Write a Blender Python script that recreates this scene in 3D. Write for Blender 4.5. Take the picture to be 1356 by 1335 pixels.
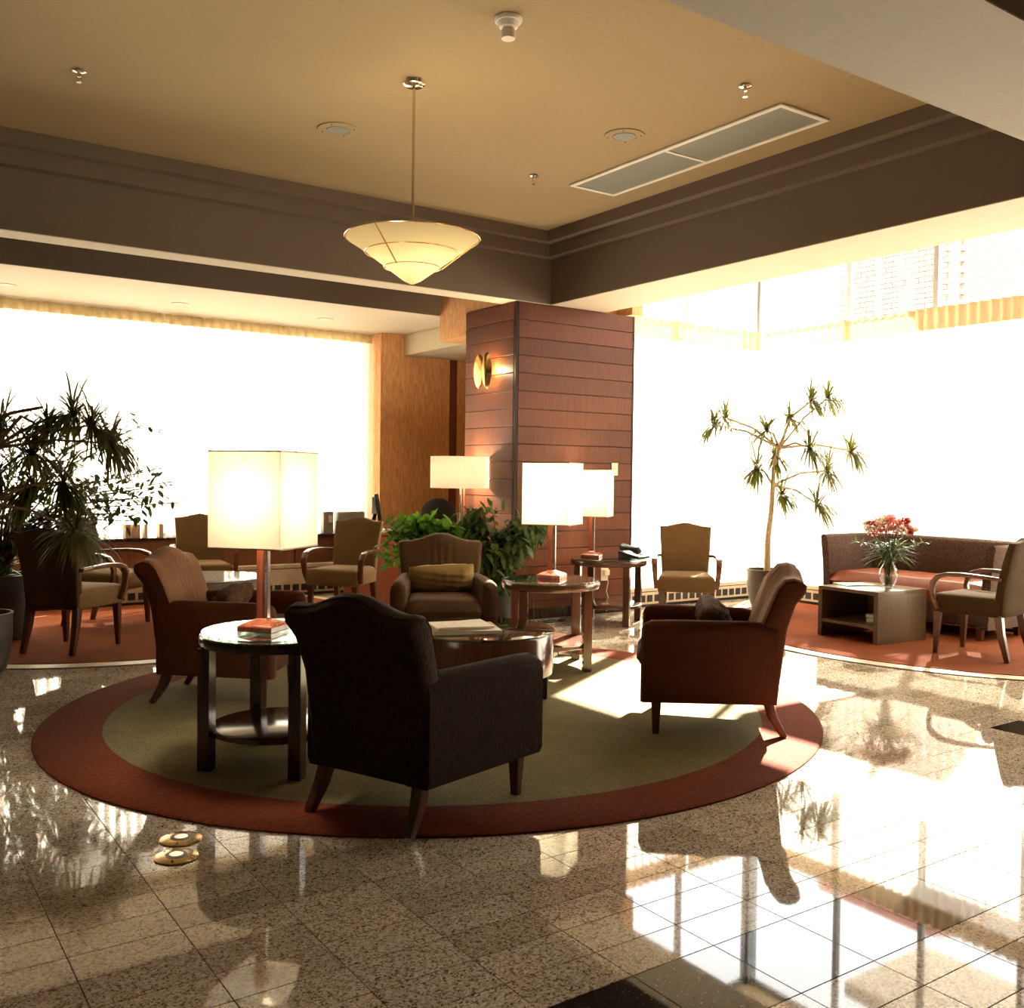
import bpy, bmesh, math, random
from math import sin, cos, pi, radians, sqrt
from mathutils import Vector, Matrix, Euler
random.seed(7)
S = bpy.context.scene
for o in list(bpy.data.objects): bpy.data.objects.remove(o, do_unlink=True)
COL = S.collection
# ------------------------------------------------------------------ camera
FPX = 1291.10; YAW, PITCH, ROLL = radians(34.64273), radians(1.634765), radians(-.712465)
CAMZ = 1.32
def cam_axes():
    r = Vector((cos(YAW), -sin(YAW), 0)); f = Vector((sin(YAW)*cos(PITCH), cos(YAW)*cos(PITCH), -sin(PITCH)))
    d = f.cross(r); c, s = cos(ROLL), sin(ROLL)
    return c*r+s*d, -s*r+c*d, f
RT, DN, FW = cam_axes()
cam = bpy.data.cameras.new('camera'); camo = bpy.data.objects.new('camera', cam); COL.objects.link(camo)
cam.sensor_fit = 'HORIZONTAL'; cam.sensor_width = 36.0; cam.lens = 36*FPX/1356; cam.clip_start = .05; cam.clip_end = 300
m = Matrix((RT, -DN, -FW)).transposed().to_4x4(); m.translation = (0, 0, CAMZ); camo.matrix_world = m
S.camera = camo
# ------------------------------------------------------------------ world, sun, exposure
W = bpy.data.worlds.new('sky'); S.world = W; W.use_nodes = True
bg = W.node_tree.nodes['Background']; bg.inputs[0].default_value = (1.0, .975, .93, 1); bg.inputs[1].default_value = 13.0
SUN_DIR = Vector((-.87, -.50, -.74))           # direction the sunlight travels
sl = bpy.data.lights.new('sun', 'SUN'); sl.energy = 140; sl.angle = radians(.6); sl.color = (1, .93, .82)
so = bpy.data.objects.new('sun', sl); COL.objects.link(so); so.rotation_euler = SUN_DIR.to_track_quat('-Z', 'Y').to_euler(); so.location = (20, 14, 16)
S.view_settings.view_transform = 'Standard'; S.view_settings.look = 'None'; S.view_settings.gamma = 1
S.view_settings.use_curve_mapping = False; S.view_settings.exposure = -0.34

# ------------------------------------------------------------------ helpers: materials
MATS = {}
def mat(name):
    mm = bpy.data.materials.new(name); mm.use_nodes = True; nt = mm.node_tree; nt.nodes.clear()
    out = nt.nodes.new('ShaderNodeOutputMaterial'); MATS[name] = mm
    return mm, nt, out
def N(nt, typ, **kw):
    n = nt.nodes.new(typ)
    for k, v in kw.items():
        if k.startswith('i_'):
            key = k[2:]; key = int(key) if key.isdigit() else key.replace('_', ' ')
            n.inputs[key].default_value = v
        else: setattr(n, k, v)
    return n
def LK(nt, a, b): nt.links.new(a, b)
def rgba(c): return (c[0], c[1], c[2], 1)
def ramp(nt, fac, stops):
    r = nt.nodes.new('ShaderNodeValToRGB'); e = r.color_ramp.elements
    e[0].position = stops[0][0]; e[0].color = rgba(stops[0][1]); e[1].position = stops[-1][0]; e[1].color = rgba(stops[-1][1])
    for p, c in stops[1:-1]:
        x = e.new(p); x.color = rgba(c)
    LK(nt, fac, r.inputs[0]); return r
def coord(nt, kind='Object', scale=(1, 1, 1)):
    tc = nt.nodes.new('ShaderNodeTexCoord'); mp = nt.nodes.new('ShaderNodeMapping'); mp.inputs['Scale'].default_value = scale
    LK(nt, tc.outputs[kind], mp.inputs[0]); return mp.outputs[0]
def plain(name, c, rough=.5, metal=0, var=.06, scale=12, bump=0, sheen=0, spec=.5, coat=0):
    mm, nt, out = mat(name); b = N(nt, 'ShaderNodeBsdfPrincipled'); LK(nt, b.outputs[0], out.inputs[0])
    b.inputs['Roughness'].default_value = rough; b.inputs['Metallic'].default_value = metal; b.inputs['Specular IOR Level'].default_value = spec
    b.inputs['Sheen Weight'].default_value = sheen; b.inputs['Coat Weight'].default_value = coat; b.inputs['Coat Roughness'].default_value = .08
    no = N(nt, 'ShaderNodeTexNoise', i_Scale=scale, i_Detail=3.0); LK(nt, coord(nt), no.inputs['Vector'])
    r = ramp(nt, no.outputs[0], [(.3, [x*(1-var) for x in c]), (.7, [min(1, x*(1+var)) for x in c])]); LK(nt, r.outputs[0], b.inputs[0])
    if bump:
        bp = N(nt, 'ShaderNodeBump', i_Strength=bump, i_Distance=.002); LK(nt, no.outputs[0], bp.inputs['Height']); LK(nt, bp.outputs[0], b.inputs['Normal'])
    return mm
def fabric(name, c, c2, scale=220, sheen=.5, rough=.9, stretch=(1, 1, 1)):
    mm, nt, out = mat(name); b = N(nt, 'ShaderNodeBsdfPrincipled'); LK(nt, b.outputs[0], out.inputs[0])
    v = coord(nt, 'Object', stretch); no = N(nt, 'ShaderNodeTexNoise', i_Scale=scale, i_Detail=2.0); LK(nt, v, no.inputs['Vector'])
    n2 = N(nt, 'ShaderNodeTexNoise', i_Scale=5.0, i_Detail=3.0); LK(nt, coord(nt), n2.inputs['Vector'])
    r = ramp(nt, no.outputs[0], [(.32, c), (.68, c2)]); mx = N(nt, 'ShaderNodeMixRGB', blend_type='MULTIPLY', i_Fac=.5)
    r2 = ramp(nt, n2.outputs[0], [(.3, (.7, .7, .7)), (.7, (1, 1, 1))])
    LK(nt, r.outputs[0], mx.inputs[1]); LK(nt, r2.outputs[0], mx.inputs[2]); LK(nt, mx.outputs[0], b.inputs[0])
    b.inputs['Roughness'].default_value = rough; b.inputs['Sheen Weight'].default_value = sheen; b.inputs['Sheen Roughness'].default_value = .35
    b.inputs['Sheen Tint'].default_value = (1, .85, .7, 1); b.inputs['Specular IOR Level'].default_value = .06
    bp = N(nt, 'ShaderNodeBump', i_Strength=.35, i_Distance=.002); LK(nt, no.outputs[0], bp.inputs['Height']); LK(nt, bp.outputs[0], b.inputs['Normal'])
    return mm
def wood(name, c, c2, rough=.25, axis=2, scale=1.0, coat=.3, spec=.5):
    mm, nt, out = mat(name); b = N(nt, 'ShaderNodeBsdfPrincipled'); LK(nt, b.outputs[0], out.inputs[0])
    st = [26*scale]*3; st[axis] = 1.6*scale
    v = coord(nt, 'Object', st); no = N(nt, 'ShaderNodeTexNoise', i_Scale=1.6, i_Detail=6.0, i_Roughness=.65); LK(nt, v, no.inputs['Vector'])
    oi = N(nt, 'ShaderNodeObjectInfo'); mv = N(nt, 'ShaderNodeMath', operation='MULTIPLY', i_1=37.0); LK(nt, oi.outputs['Random'], mv.inputs[0])
    add = N(nt, 'ShaderNodeVectorMath', operation='ADD'); LK(nt, v, add.inputs[0]); LK(nt, mv.outputs[0], add.inputs[1]); LK(nt, add.outputs[0], no.inputs['Vector'])
    r = ramp(nt, no.outputs[0], [(.28, c), (.5, [(a+d)/2 for a, d in zip(c, c2)]), (.75, c2)])
    hs = N(nt, 'ShaderNodeHueSaturation'); ma = N(nt, 'ShaderNodeMapRange', i_3=.82, i_4=1.15); LK(nt, oi.outputs['Random'], ma.inputs[0]); LK(nt, ma.outputs[0], hs.inputs['Value'])
    LK(nt, r.outputs[0], hs.inputs['Color']); LK(nt, hs.outputs[0], b.inputs[0])
    b.inputs['Roughness'].default_value = rough; b.inputs['Coat Weight'].default_value = coat; b.inputs['Coat Roughness'].default_value = .12; b.inputs['Specular IOR Level'].default_value = spec
    return mm
def sheer(name, c, transp, trans_c=None, tfrac=.65):
    mm, nt, out = mat(name)
    t = N(nt, 'ShaderNodeBsdfTransparent'); tr = N(nt, 'ShaderNodeBsdfTranslucent'); d = N(nt, 'ShaderNodeBsdfDiffuse')
    t.inputs[0].default_value = rgba(trans_c or c); tr.inputs[0].default_value = rgba(c); d.inputs[0].default_value = rgba(c)
    m1 = N(nt, 'ShaderNodeMixShader', i_0=1-tfrac); LK(nt, tr.outputs[0], m1.inputs[1]); LK(nt, d.outputs[0], m1.inputs[2])
    m2 = N(nt, 'ShaderNodeMixShader', i_0=transp); LK(nt, m1.outputs[0], m2.inputs[1]); LK(nt, t.outputs[0], m2.inputs[2])
    v = coord(nt, 'Object', (1, 1, 1)); no = N(nt, 'ShaderNodeTexNoise', i_Scale=30.0); LK(nt, v, no.inputs[0])
    mr = N(nt, 'ShaderNodeMapRange', i_1=.3, i_2=.7, i_3=transp*.85, i_4=transp*1.15); LK(nt, no.outputs[0], mr.inputs[0]); LK(nt, mr.outputs[0], m2.inputs[0])
    LK(nt, m2.outputs[0], out.inputs[0]); return mm
def leafmat(name, c, c2, trans=.35):
    mm, nt, out = mat(name); b = N(nt, 'ShaderNodeBsdfPrincipled', i_Roughness=.5); b.inputs['Specular IOR Level'].default_value = .25; tr = N(nt, 'ShaderNodeBsdfTranslucent')
    geo = N(nt, 'ShaderNodeNewGeometry'); r = ramp(nt, geo.outputs['Random Per Island'], [(0, c), (1, c2)])
    LK(nt, r.outputs[0], b.inputs[0]); bo = N(nt, 'ShaderNodeMixRGB', blend_type='MULTIPLY', i_Fac=1.0); bo.inputs[2].default_value = (1.3, 1.3, .75, 1)
    LK(nt, r.outputs[0], bo.inputs[1]); LK(nt, bo.outputs[0], tr.inputs[0])
    m1 = N(nt, 'ShaderNodeMixShader', i_0=trans); LK(nt, b.outputs[0], m1.inputs[1]); LK(nt, tr.outputs[0], m1.inputs[2]); LK(nt, m1.outputs[0], out.inputs[0])
    return mm
def glassmat(name, c=(1, 1, 1), refl=1.0):
    mm, nt, out = mat(name); t = N(nt, 'ShaderNodeBsdfTransparent'); t.inputs[0].default_value = rgba(c)
    g = N(nt, 'ShaderNodeBsdfGlossy', i_Roughness=.01); lw = N(nt, 'ShaderNodeLayerWeight', i_Blend=.5); pw_ = N(nt, 'ShaderNodeMath', operation='POWER', i_1=5.0); LK(nt, lw.outputs['Facing'], pw_.inputs[0])
    f = N(nt, 'ShaderNodeMath', operation='MULTIPLY_ADD', i_1=.96, i_2=.04); LK(nt, pw_.outputs[0], f.inputs[0])
    ml = N(nt, 'ShaderNodeMath', operation='MULTIPLY', i_1=refl); LK(nt, f.outputs[0], ml.inputs[0])
    no = N(nt, 'ShaderNodeTexNoise', i_Scale=2.0); bp = N(nt, 'ShaderNodeBump', i_Strength=.01, i_Distance=.001); LK(nt, coord(nt), no.inputs[0]); LK(nt, no.outputs[0], bp.inputs['Height']); LK(nt, bp.outputs[0], g.inputs['Normal'])
    m1 = N(nt, 'ShaderNodeMixShader'); LK(nt, ml.outputs[0], m1.inputs[0]); LK(nt, t.outputs[0], m1.inputs[1]); LK(nt, g.outputs[0], m1.inputs[2]); LK(nt, m1.outputs[0], out.inputs[0])
    return mm
def emit(name, c, s):
    mm, nt, out = mat(name); e = N(nt, 'ShaderNodeEmission', i_Strength=s); e.inputs[0].default_value = rgba(c); LK(nt, e.outputs[0], out.inputs[0]); return mm

# ------------------------------------------------------------------ helpers: geometry
class G:
    def __init__(s): s.v = []; s.f = []
    def add(s, vs, fs):
        k = len(s.v); s.v += [tuple(p) for p in vs]; s.f += [tuple(i+k for i in f) for f in fs]; return s
    def box(s, c, d, rz=0, taper=1.0, shift=(0, 0)):
        """box centred at c, sizes d; the bottom face is scaled by taper and moved by shift"""
        hx, hy, hz = d[0]/2, d[1]/2, d[2]/2; vs = []
        for z, k, sh in ((-hz, taper, shift), (hz, 1, (0, 0))):
            for x, y in ((-hx, -hy), (hx, -hy), (hx, hy), (-hx, hy)):
                X, Y = x*k+sh[0], y*k+sh[1]; vs.append((c[0]+X*cos(rz)-Y*sin(rz), c[1]+X*sin(rz)+Y*cos(rz), c[2]+z))
        return s.add(vs, [(3, 2, 1, 0), (4, 5, 6, 7), (0, 1, 5, 4), (1, 2, 6, 5), (2, 3, 7, 6), (3, 0, 4, 7)])
    def bx(s, x0, x1, y0, y1, z0, z1): return s.box(((x0+x1)/2, (y0+y1)/2, (z0+z1)/2), (x1-x0, y1-y0, z1-z0))
    def loft(s, rings, caps=True, closed=True):
        n = len(rings[0]); vs = [p for r in rings for p in r]; fs = []
        for i in range(len(rings)-1):
            for j in range(n if closed else n-1):
                a, b = i*n+j, i*n+(j+1) % n; fs.append((a, b, b+n, a+n))
        if caps and closed: fs += [tuple(reversed(range(n))), tuple(range((len(rings)-1)*n, len(rings)*n))]
        return s.add(vs, fs)
    def lathe(s, prof, n=32, c=(0, 0, 0), sx=1, sy=1):
        return s.loft([[(c[0]+r*sx*cos(2*pi*k/n), c[1]+r*sy*sin(2*pi*k/n), c[2]+z) for k in range(n)] for r, z in prof])
    def tube(s, pts, r, n=8):
        pts = [Vector(p) for p in pts]; rr = r if isinstance(r, (list, tuple)) else [r]*len(pts); rings = []
        for i, p in enumerate(pts):
            t = (pts[min(i+1, len(pts)-1)]-pts[max(i-1, 0)]).normalized(); u = t.orthogonal().normalized() if i == 0 else (u-t*u.dot(t)).normalized(); w = t.cross(u)
            rings.append([p+rr[i]*(u*cos(2*pi*k/n)+w*sin(2*pi*k/n)) for k in range(n)])
        return s.loft(rings)
    def bar(s, pts, wx, side, th):
        """flat bar swept along pts; side = width direction, wx = width, th = thickness"""
        pts = [Vector(p) for p in pts]; side = Vector(side).normalized(); rings = []
        for i, p in enumerate(pts):
            t = (pts[min(i+1, len(pts)-1)]-pts[max(i-1, 0)]).normalized(); nn = t.cross(side).normalized()
            w = wx[i] if isinstance(wx, list) else wx; h = th[i] if isinstance(th, list) else th
            rings.append([p+side*w/2*a+nn*h/2*b for a, b in ((-1, -1), (1, -1), (1, 1), (-1, 1))])
        return s.loft(rings)
    def prism(s, poly, z0, z1): return s.loft([[(x, y, z0) for x, y in poly], [(x, y, z1) for x, y in poly]])
    def grid(s, fn, nu, nv, wrap=False):
        vs = [fn(i/nu, j/nv) for j in range(nv+1) for i in range(nu+1)]
        return s.add(vs, [(j*(nu+1)+i, j*(nu+1)+i+1, (j+1)*(nu+1)+i+1, (j+1)*(nu+1)+i) for j in range(nv) for i in range(nu)])
    def xf(s, M): s.v = [tuple(M @ Vector(p)) for p in s.v]; return s
    def mesh(s, name, mt, bevel=0, seg=2, ang=35, fix=True):
        me = bpy.data.meshes.new(name); bm = bmesh.new(); vv = [bm.verts.new(p) for p in s.v]
        for f in s.f:
            try: bm.faces.new([vv[i] for i in f])
            except ValueError: pass
        if fix: bmesh.ops.recalc_face_normals(bm, faces=bm.faces)
        if bevel:
            es = [e for e in bm.edges if len(e.link_faces) == 2 and e.calc_face_angle(0) > radians(30)]
            bmesh.ops.bevel(bm, geom=es, offset=bevel, segments=seg, affect='EDGES', profile=.5, clamp_overlap=True)
        bm.to_mesh(me); bm.free()
        if bevel and ang == 35: ang = 22
        for p in me.polygons: p.use_smooth = True
        me.set_sharp_from_angle(angle=radians(ang))
        if mt: me.materials.append(MATS[mt] if isinstance(mt, str) else mt)
        return me
    def obj(s, name, mt, parent=None, **kw):
        return link(name, s.mesh(name, mt, **kw), parent)
def link(name, data, parent=None):
    o = bpy.data.objects.new(name, data); COL.objects.link(o)
    if parent: o.parent = parent
    return o
def tag(o, label=None, cat=None, group=None, kind=None):
    for k, v in (('label', label), ('category', cat), ('group', group), ('kind', kind)):
        if v: o[k] = v
    return o
def thing(name, label, cat, loc=(0, 0, 0), rz=0, group=None):
    o = link(name, None); o.empty_display_size = .1; o.location = loc; o.rotation_euler = (0, 0, rz); return tag(o, label, cat, group)
def struct(name, g, mt, parent=None, **kw):
    o = g.obj(name, mt, parent, **kw)
    if not parent: o['kind'] = 'structure'
    return o
def clone(root, label, loc, rz, group=None):
    r = root.copy(); COL.objects.link(r); r.location = loc; r.rotation_euler = (0, 0, rz); r['label'] = label
    if group: r['group'] = group
    for ch in list(root.children):
        c = ch.copy(); COL.objects.link(c); c.parent = r
        for gg in ch.children:
            d = gg.copy(); COL.objects.link(d); d.parent = c
    return r
def proj(p):
    q = Vector(p)-Vector((0, 0, CAMZ)); z = q.dot(FW)
    if z < .1: return None
    return 678+FPX*q.dot(RT)/z, 667.5+FPX*q.dot(DN)/z, z
def face(a): return radians(a-90)          # local forward is +Y; a = world heading in degrees

# ------------------------------------------------------------------ materials
plain('ceiling_paint', (.31, .218, .105), .85, var=.04, scale=40, bump=.15)
plain('beam_shaded', (.14, .097, .065), .8, var=.04, scale=40, bump=.1)  # soffit paint darkened so the unlit beam faces carry their shade
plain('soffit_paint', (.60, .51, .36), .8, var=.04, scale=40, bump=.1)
plain('soffit_dim', (.30, .27, .22), .8, var=.04, scale=40, bump=.1)  # soffit paint toned down for the dimmer underside of the near beam
plain('lobby_wall', (.16, .10, .06), .8, var=.05)
plain('plaster_white', (.75, .70, .60), .7)
plain('radiator_paint', (.62, .54, .40), .5)
plain('dark_slot', (.03, .025, .02), .7)
plain('chrome', (.75, .68, .58), .15, metal=1, var=.02)
plain('brass', (.75, .50, .22), .2, metal=1, var=.03)
plain('gold_leaf', (.95, .62, .22), .22, metal=1, var=.05)
plain('white_plastic', (.72, .66, .55), .4)
plain('cream_plastic', (.72, .62, .42), .45)
plain('black_plastic', (.012, .010, .009), .3)
plain('grey_plastic', (.30, .28, .25), .4)
plain('silver_plastic', (.55, .53, .50), .35)
plain('office_leather', (.045, .045, .047), .4, bump=.1)
plain('paper', (.80, .76, .68), .7)
plain('paper_tan', (.58, .40, .26), .7)
plain('grout', (.10, .08, .06), .8)
plain('pot_grey', (.065, .055, .036), .55, var=.35, scale=9, bump=.3)
plain('pot_dark', (.035, .030, .024), .5, var=.3, scale=9)
plain('soil', (.05, .035, .02), .9, var=.3, scale=60)
plain('bark', (.16, .09, .045), .85, var=.3, scale=40, bump=.4)
plain('bark_pale', (.55, .42, .24), .85, var=.2, scale=40, bump=.4)
plain('mullion_metal', (.30, .31, .32), .45, metal=.4)
plain('vent_mesh', (.20, .20, .165), .6, var=.15, scale=300)
plain('grey_top', (.55, .52, .46), .12, coat=.5)
plain('grey_rim', (.22, .19, .15), .5)
plain('border_stone', (.62, .50, .34), .4, var=.1, scale=30)
plain('rug_edge', (.06, .03, .02), .9)
plain('sky_blocker_pale', (.62, .59, .55), .9, var=.1)
plain('exterior_ground', (.55, .52, .48), .9, var=.1)
plain('brick_red', (.46, .22, .17), .85, var=.15, scale=30)
plain('mortar', (.55, .48, .44), .9)
fabric('velvet_dark', (.012, .007, .005), (.055, .034, .024), 260, .08, stretch=(1, 1, .15))
fabric('velvet_brown', (.045, .024, .012), (.11, .062, .033), 260, .2, stretch=(1, 1, .2))
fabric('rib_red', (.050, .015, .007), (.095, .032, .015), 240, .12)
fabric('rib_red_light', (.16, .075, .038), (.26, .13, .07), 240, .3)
fabric('tan_fabric', (.15, .085, .035), (.27, .165, .078), 260, .2)
fabric('olive_fabric', (.045, .029, .012), (.095, .064, .029), 260, .05)
fabric('sofa_fabric', (.045, .026, .020), (.12, .075, .058), 90, .3)
fabric('pillow_tan', (.26, .165, .055), (.38, .26, .11), 200, .3)
fabric('pillow_brown', (.035, .013, .007), (.10, .048, .026), 60, .05)
fabric('rug_green', (.085, .068, .028), (.24, .195, .095), 170, 0)
fabric('rug_red', (.105, .020, .008), (.165, .038, .015), 60, 0, stretch=(1, 1, 1))
fabric('carpet_orange', (.145, .036, .011), (.22, .062, .021), 90, 0)
plain('leather_brick', (.25, .068, .028), .35, var=.15, scale=14, bump=.25)
wood('wood_dark', (.018, .008, .005), (.055, .024, .013), .16, 2)
wood('wood_leg', (.045, .015, .007), (.12, .042, .018), .3, 2)
wood('wood_arm', (.11, .040, .017), (.22, .085, .036), .25, 1)
wood('wood_red', (.17, .035, .014), (.33, .085, .032), .22, 2)
wood('wood_pillar', (.078, .022, .008), (.145, .044, .016), .5, 2, scale=2.2, coat=0, spec=.18)
wood('wood_edge', (.018, .008, .005), (.045, .018, .010), .55, 2, coat=0, spec=.2)
wood('wood_dado', (.17, .055, .022), (.27, .10, .045), .4, 2)
wood('wood_desk', (.13, .028, .013), (.20, .05, .022), .3, 2)
wood('wood_oak', (.070, .038, .014), (.135, .080, .032), .35, 2)
wood('wood_table', (.060, .022, .012), (.12, .048, .026), .15, 2)
sheer('sheer_cloth', (.90, .85, .75), .12, (.98, .95, .88), .45)
sheer('sheer_header', (.62, .46, .22), .0, (.9, .75, .5), .35)
sheer('sheer_header_pale', (.72, .56, .34), .0, (.9, .8, .65), .075)
glassmat('window_glass', (.97, .98, .98)); glassmat('table_glass', (.80, .93, .87), 1.3); glassmat('vase_glass', (.93, .96, .96), 1.2)
leafmat('leaf_dark', (.030, .050, .012), (.10, .13, .035), .28)
leafmat('leaf_dracaena', (.045, .058, .014), (.13, .125, .04), .25)
leafmat('leaf_bright', (.06, .18, .018), (.18, .38, .05), .4)
leafmat('leaf_olive', (.035, .075, .018), (.13, .18, .055), .3)
leafmat('leaf_pale', (.05, .065, .012), (.14, .14, .035), .3)
leafmat('petal_pink', (.55, .13, .11), (.70, .28, .24), .12)
leafmat('petal_white', (.62, .46, .40), (.72, .60, .54), .12)
leafmat('petal_red', (.30, .008, .010), (.45, .02, .02), .1)
# lamp shade cloth: translucent, lit from inside by the bulb
def shademat(name, c):
    mm, nt, out = mat(name); tr = N(nt, 'ShaderNodeBsdfTranslucent'); d = N(nt, 'ShaderNodeBsdfDiffuse'); tr.inputs[0].default_value = rgba(c); d.inputs[0].default_value = rgba(c)
    no = N(nt, 'ShaderNodeTexNoise', i_Scale=120.0); LK(nt, coord(nt, 'Object', (1, 1, .1)), no.inputs[0]); r = ramp(nt, no.outputs[0], [(.3, [x*.93 for x in c]), (.7, c)]); LK(nt, r.outputs[0], tr.inputs[0])
    m1 = N(nt, 'ShaderNodeMixShader', i_0=.18); LK(nt, tr.outputs[0], m1.inputs[1]); LK(nt, d.outputs[0], m1.inputs[2]); LK(nt, m1.outputs[0], out.inputs[0]); return mm
shademat('shade_cloth', (.95, .91, .80)); shademat('pendant_glass', (.95, .88, .68))
# orange wallpaper, vertical weave
def wallpaper():
    mm, nt, out = mat('wallpaper'); b = N(nt, 'ShaderNodeBsdfPrincipled', i_Roughness=.75); LK(nt, b.outputs[0], out.inputs[0])
    v = coord(nt, 'Object', (60, 60, 9)); no = N(nt, 'ShaderNodeTexNoise', i_Scale=1.0, i_Detail=4.0); LK(nt, v, no.inputs[0])
    r = ramp(nt, no.outputs[0], [(.3, (.62, .28, .10)), (.7, (.86, .47, .20))]); LK(nt, r.outputs[0], b.inputs[0])
wallpaper()
# granite: speckle plus a tone for each tile cell
TX0, TDX, TY0, TDY = 2.029, .3055, 1.906, .1525
def granite():
    mm, nt, out = mat('granite'); b = N(nt, 'ShaderNodeBsdfPrincipled', i_Roughness=.035); b.inputs['Specular IOR Level'].default_value = .48; LK(nt, b.outputs[0], out.inputs[0])
    geo = N(nt, 'ShaderNodeNewGeometry'); P = geo.outputs['Position']
    vo = N(nt, 'ShaderNodeTexVoronoi', i_Scale=170.0); LK(nt, P, vo.inputs['Vector'])
    sp = N(nt, 'ShaderNodeSeparateColor'); LK(nt, vo.outputs['Color'], sp.inputs[0])
    r = ramp(nt, sp.outputs[0], [(0, (.09, .062, .038)), (.16, (.27, .21, .145)), (.4, (.48, .405, .315)), (.75, (.60, .52, .425)), (1, (.72, .66, .58))])
    sub = N(nt, 'ShaderNodeVectorMath', operation='SUBTRACT'); sub.inputs[1].default_value = (TX0, TY0, 0); LK(nt, P, sub.inputs[0])
    dv = N(nt, 'ShaderNodeVectorMath', operation='DIVIDE'); dv.inputs[1].default_value = (TDX, TDY, 1); LK(nt, sub.outputs[0], dv.inputs[0])
    fl = N(nt, 'ShaderNodeVectorMath', operation='FLOOR'); LK(nt, dv.outputs[0], fl.inputs[0])
    wn = N(nt, 'ShaderNodeTexWhiteNoise'); LK(nt, fl.outputs[0], wn.inputs['Vector'])
    r2 = ramp(nt, wn.outputs[0], [(0, (.70, .66, .58)), (.5, (.88, .86, .84)), (1, (1.0, .97, .90))])
    mx = N(nt, 'ShaderNodeMixRGB', blend_type='MULTIPLY', i_Fac=1.0); LK(nt, r.outputs[0], mx.inputs[1]); LK(nt, r2.outputs[0], mx.inputs[2]); LK(nt, mx.outputs[0], b.inputs[0])
    mm, nt, out = mat('granite_black'); b = N(nt, 'ShaderNodeBsdfPrincipled', i_Roughness=.03); LK(nt, b.outputs[0], out.inputs[0])
    geo = N(nt, 'ShaderNodeNewGeometry'); vo = N(nt, 'ShaderNodeTexVoronoi', i_Scale=190.0); LK(nt, geo.outputs['Position'], vo.inputs['Vector'])
    sp = N(nt, 'ShaderNodeSeparateColor'); LK(nt, vo.outputs['Color'], sp.inputs[0])
    r = ramp(nt, sp.outputs[0], [(0, (.004, .004, .005)), (.85, (.014, .012, .012)), (1, (.06, .05, .05))]); LK(nt, r.outputs[0], b.inputs[0])
granite()

# ================================================================== STRUCTURE
ZS, ZC = 2.915, 3.535            # beam soffit, main ceiling
XW, YN = -6.0, -8.0              # far ends of the lobby behind / beside the camera
RUG_C, LCP, RCP = (2.86, 4.81), (2.05, 9.12), (8.27, 4.75)
LCR = RCR = 2.256
fl = struct('floor', G().bx(XW, 8.95, YN, 10.6, -.2, -.008), 'grout')
# --- floor tiles, the 300 that show largest as objects, the rest joined
tiles = []; black = []
def in_carpet(x, y): return (math.hypot(x-RUG_C[0], y-RUG_C[1]) < 1.9 or math.hypot(x-LCP[0], y-LCP[1]) < LCR-.2 or math.hypot(x-RCP[0], y-RCP[1]) < RCR-.2)
def inside(x, y): return XW < x < 8.6 and YN < y < 10.1 and not (4.95 < x < 6.6 and 7.2 < y < 8.3)
for i in range(-20, 23):
    x = TX0+(i+.5)*TDX
    colB = 5.07 < x < 5.39
    for j in range(-39, 54):
        y = TY0+(j+.5)*TDY
        if not inside(x, y) or in_carpet(x, y): continue
        bandB = j in (-1, -2)
        if bandB or (colB and j in (-1, -2, 0, 1, 2, 3, 4, 5)):
            if j % 2 == 0: black.append((x, y+TDY/2))
            continue
        tiles.append((x, y))
def score(p):
    q = proj((p[0], p[1], 0))
    if q and -30 < q[0] < 1386 and -30 < q[1] < 1375: return q[2]
    return 1e9
tiles.sort(key=score); black.sort(key=score)
GAP = .0022
tm = G().box((0, 0, -.004), (TDX-GAP, TDY-GAP, .008)).mesh('floor_tile', 'granite', bevel=.0008, seg=1)
bmh = G().box((0, 0, -.004), (TDX-GAP, 2*TDY-GAP, .008)).mesh('black_tile', 'granite_black', bevel=.0008, seg=1)
NB = 40
for x, y in tiles[:260]:
    link('floor_tile', tm, fl).location = (x, y, 0)
for x, y in black[:NB]:
    link('black_floor_tile', bmh, fl).location = (x, y, 0)
g = G()
for x, y in tiles[260:]: g.box((x, y, -.004), (TDX-GAP, TDY-GAP, .008))
tag(g.obj('floor_tiling', 'granite', fl, fix=False), kind='stuff')
g = G()
for x, y in black[NB:]: g.box((x, y, -.004), (TDX-GAP, 2*TDY-GAP, .008))
if g.v: tag(g.obj('black_floor_tiling', 'granite_black', fl, fix=False), kind='stuff')

# --- ceilings and beams
struct('ceiling', G().bx(XW, 5.7, 2.2, 7.4, ZC, ZC+.12).bx(XW, 8.9, YN, 1.9, ZC, ZC+.12), 'ceiling_paint')
struct('ceiling_slot', G().bx(XW, 6.6, 7.4, 10.6, ZC+.22, ZC+.34).bx(XW, 5.5, 7.4, 8.8, ZC, ZC+.12), 'beam_shaded')
struct('ceiling_low', G().bx(XW, 5.5, 8.68, 10.6, 2.945, 3.75), 'soffit_paint')
struct('ceiling_alcove', G().bx(6.0, 8.95, 1.8, 7.85, 4.65, 4.8), 'soffit_paint')
struct('trim_1', G().bx(XW, 5.44, 7.28, 7.515, ZS, ZC+.05), 'beam_shaded')                 # left beam
struct('trim_2', G().bx(5.44, 6.10, 1.81, 7.515, ZS, ZC+1.2), 'beam_shaded')               # right beam
struct('trim_3', G().bx(XW, 5.44, 1.81, 2.43, ZS, ZC+.05), 'beam_shaded')                   # near beam
struct('trim_9', G().bx(5.44, 8.9, 1.2, 1.81, ZS, ZC+1.2), 'beam_shaded')
struct('trim_12', G().bx(XW, 5.44, 7.281, 7.515, ZS-.006, ZS-.0005).bx(5.441, 6.10, 1.81, 7.279, ZS-.006, ZS-.0005), 'soffit_paint')
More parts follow.
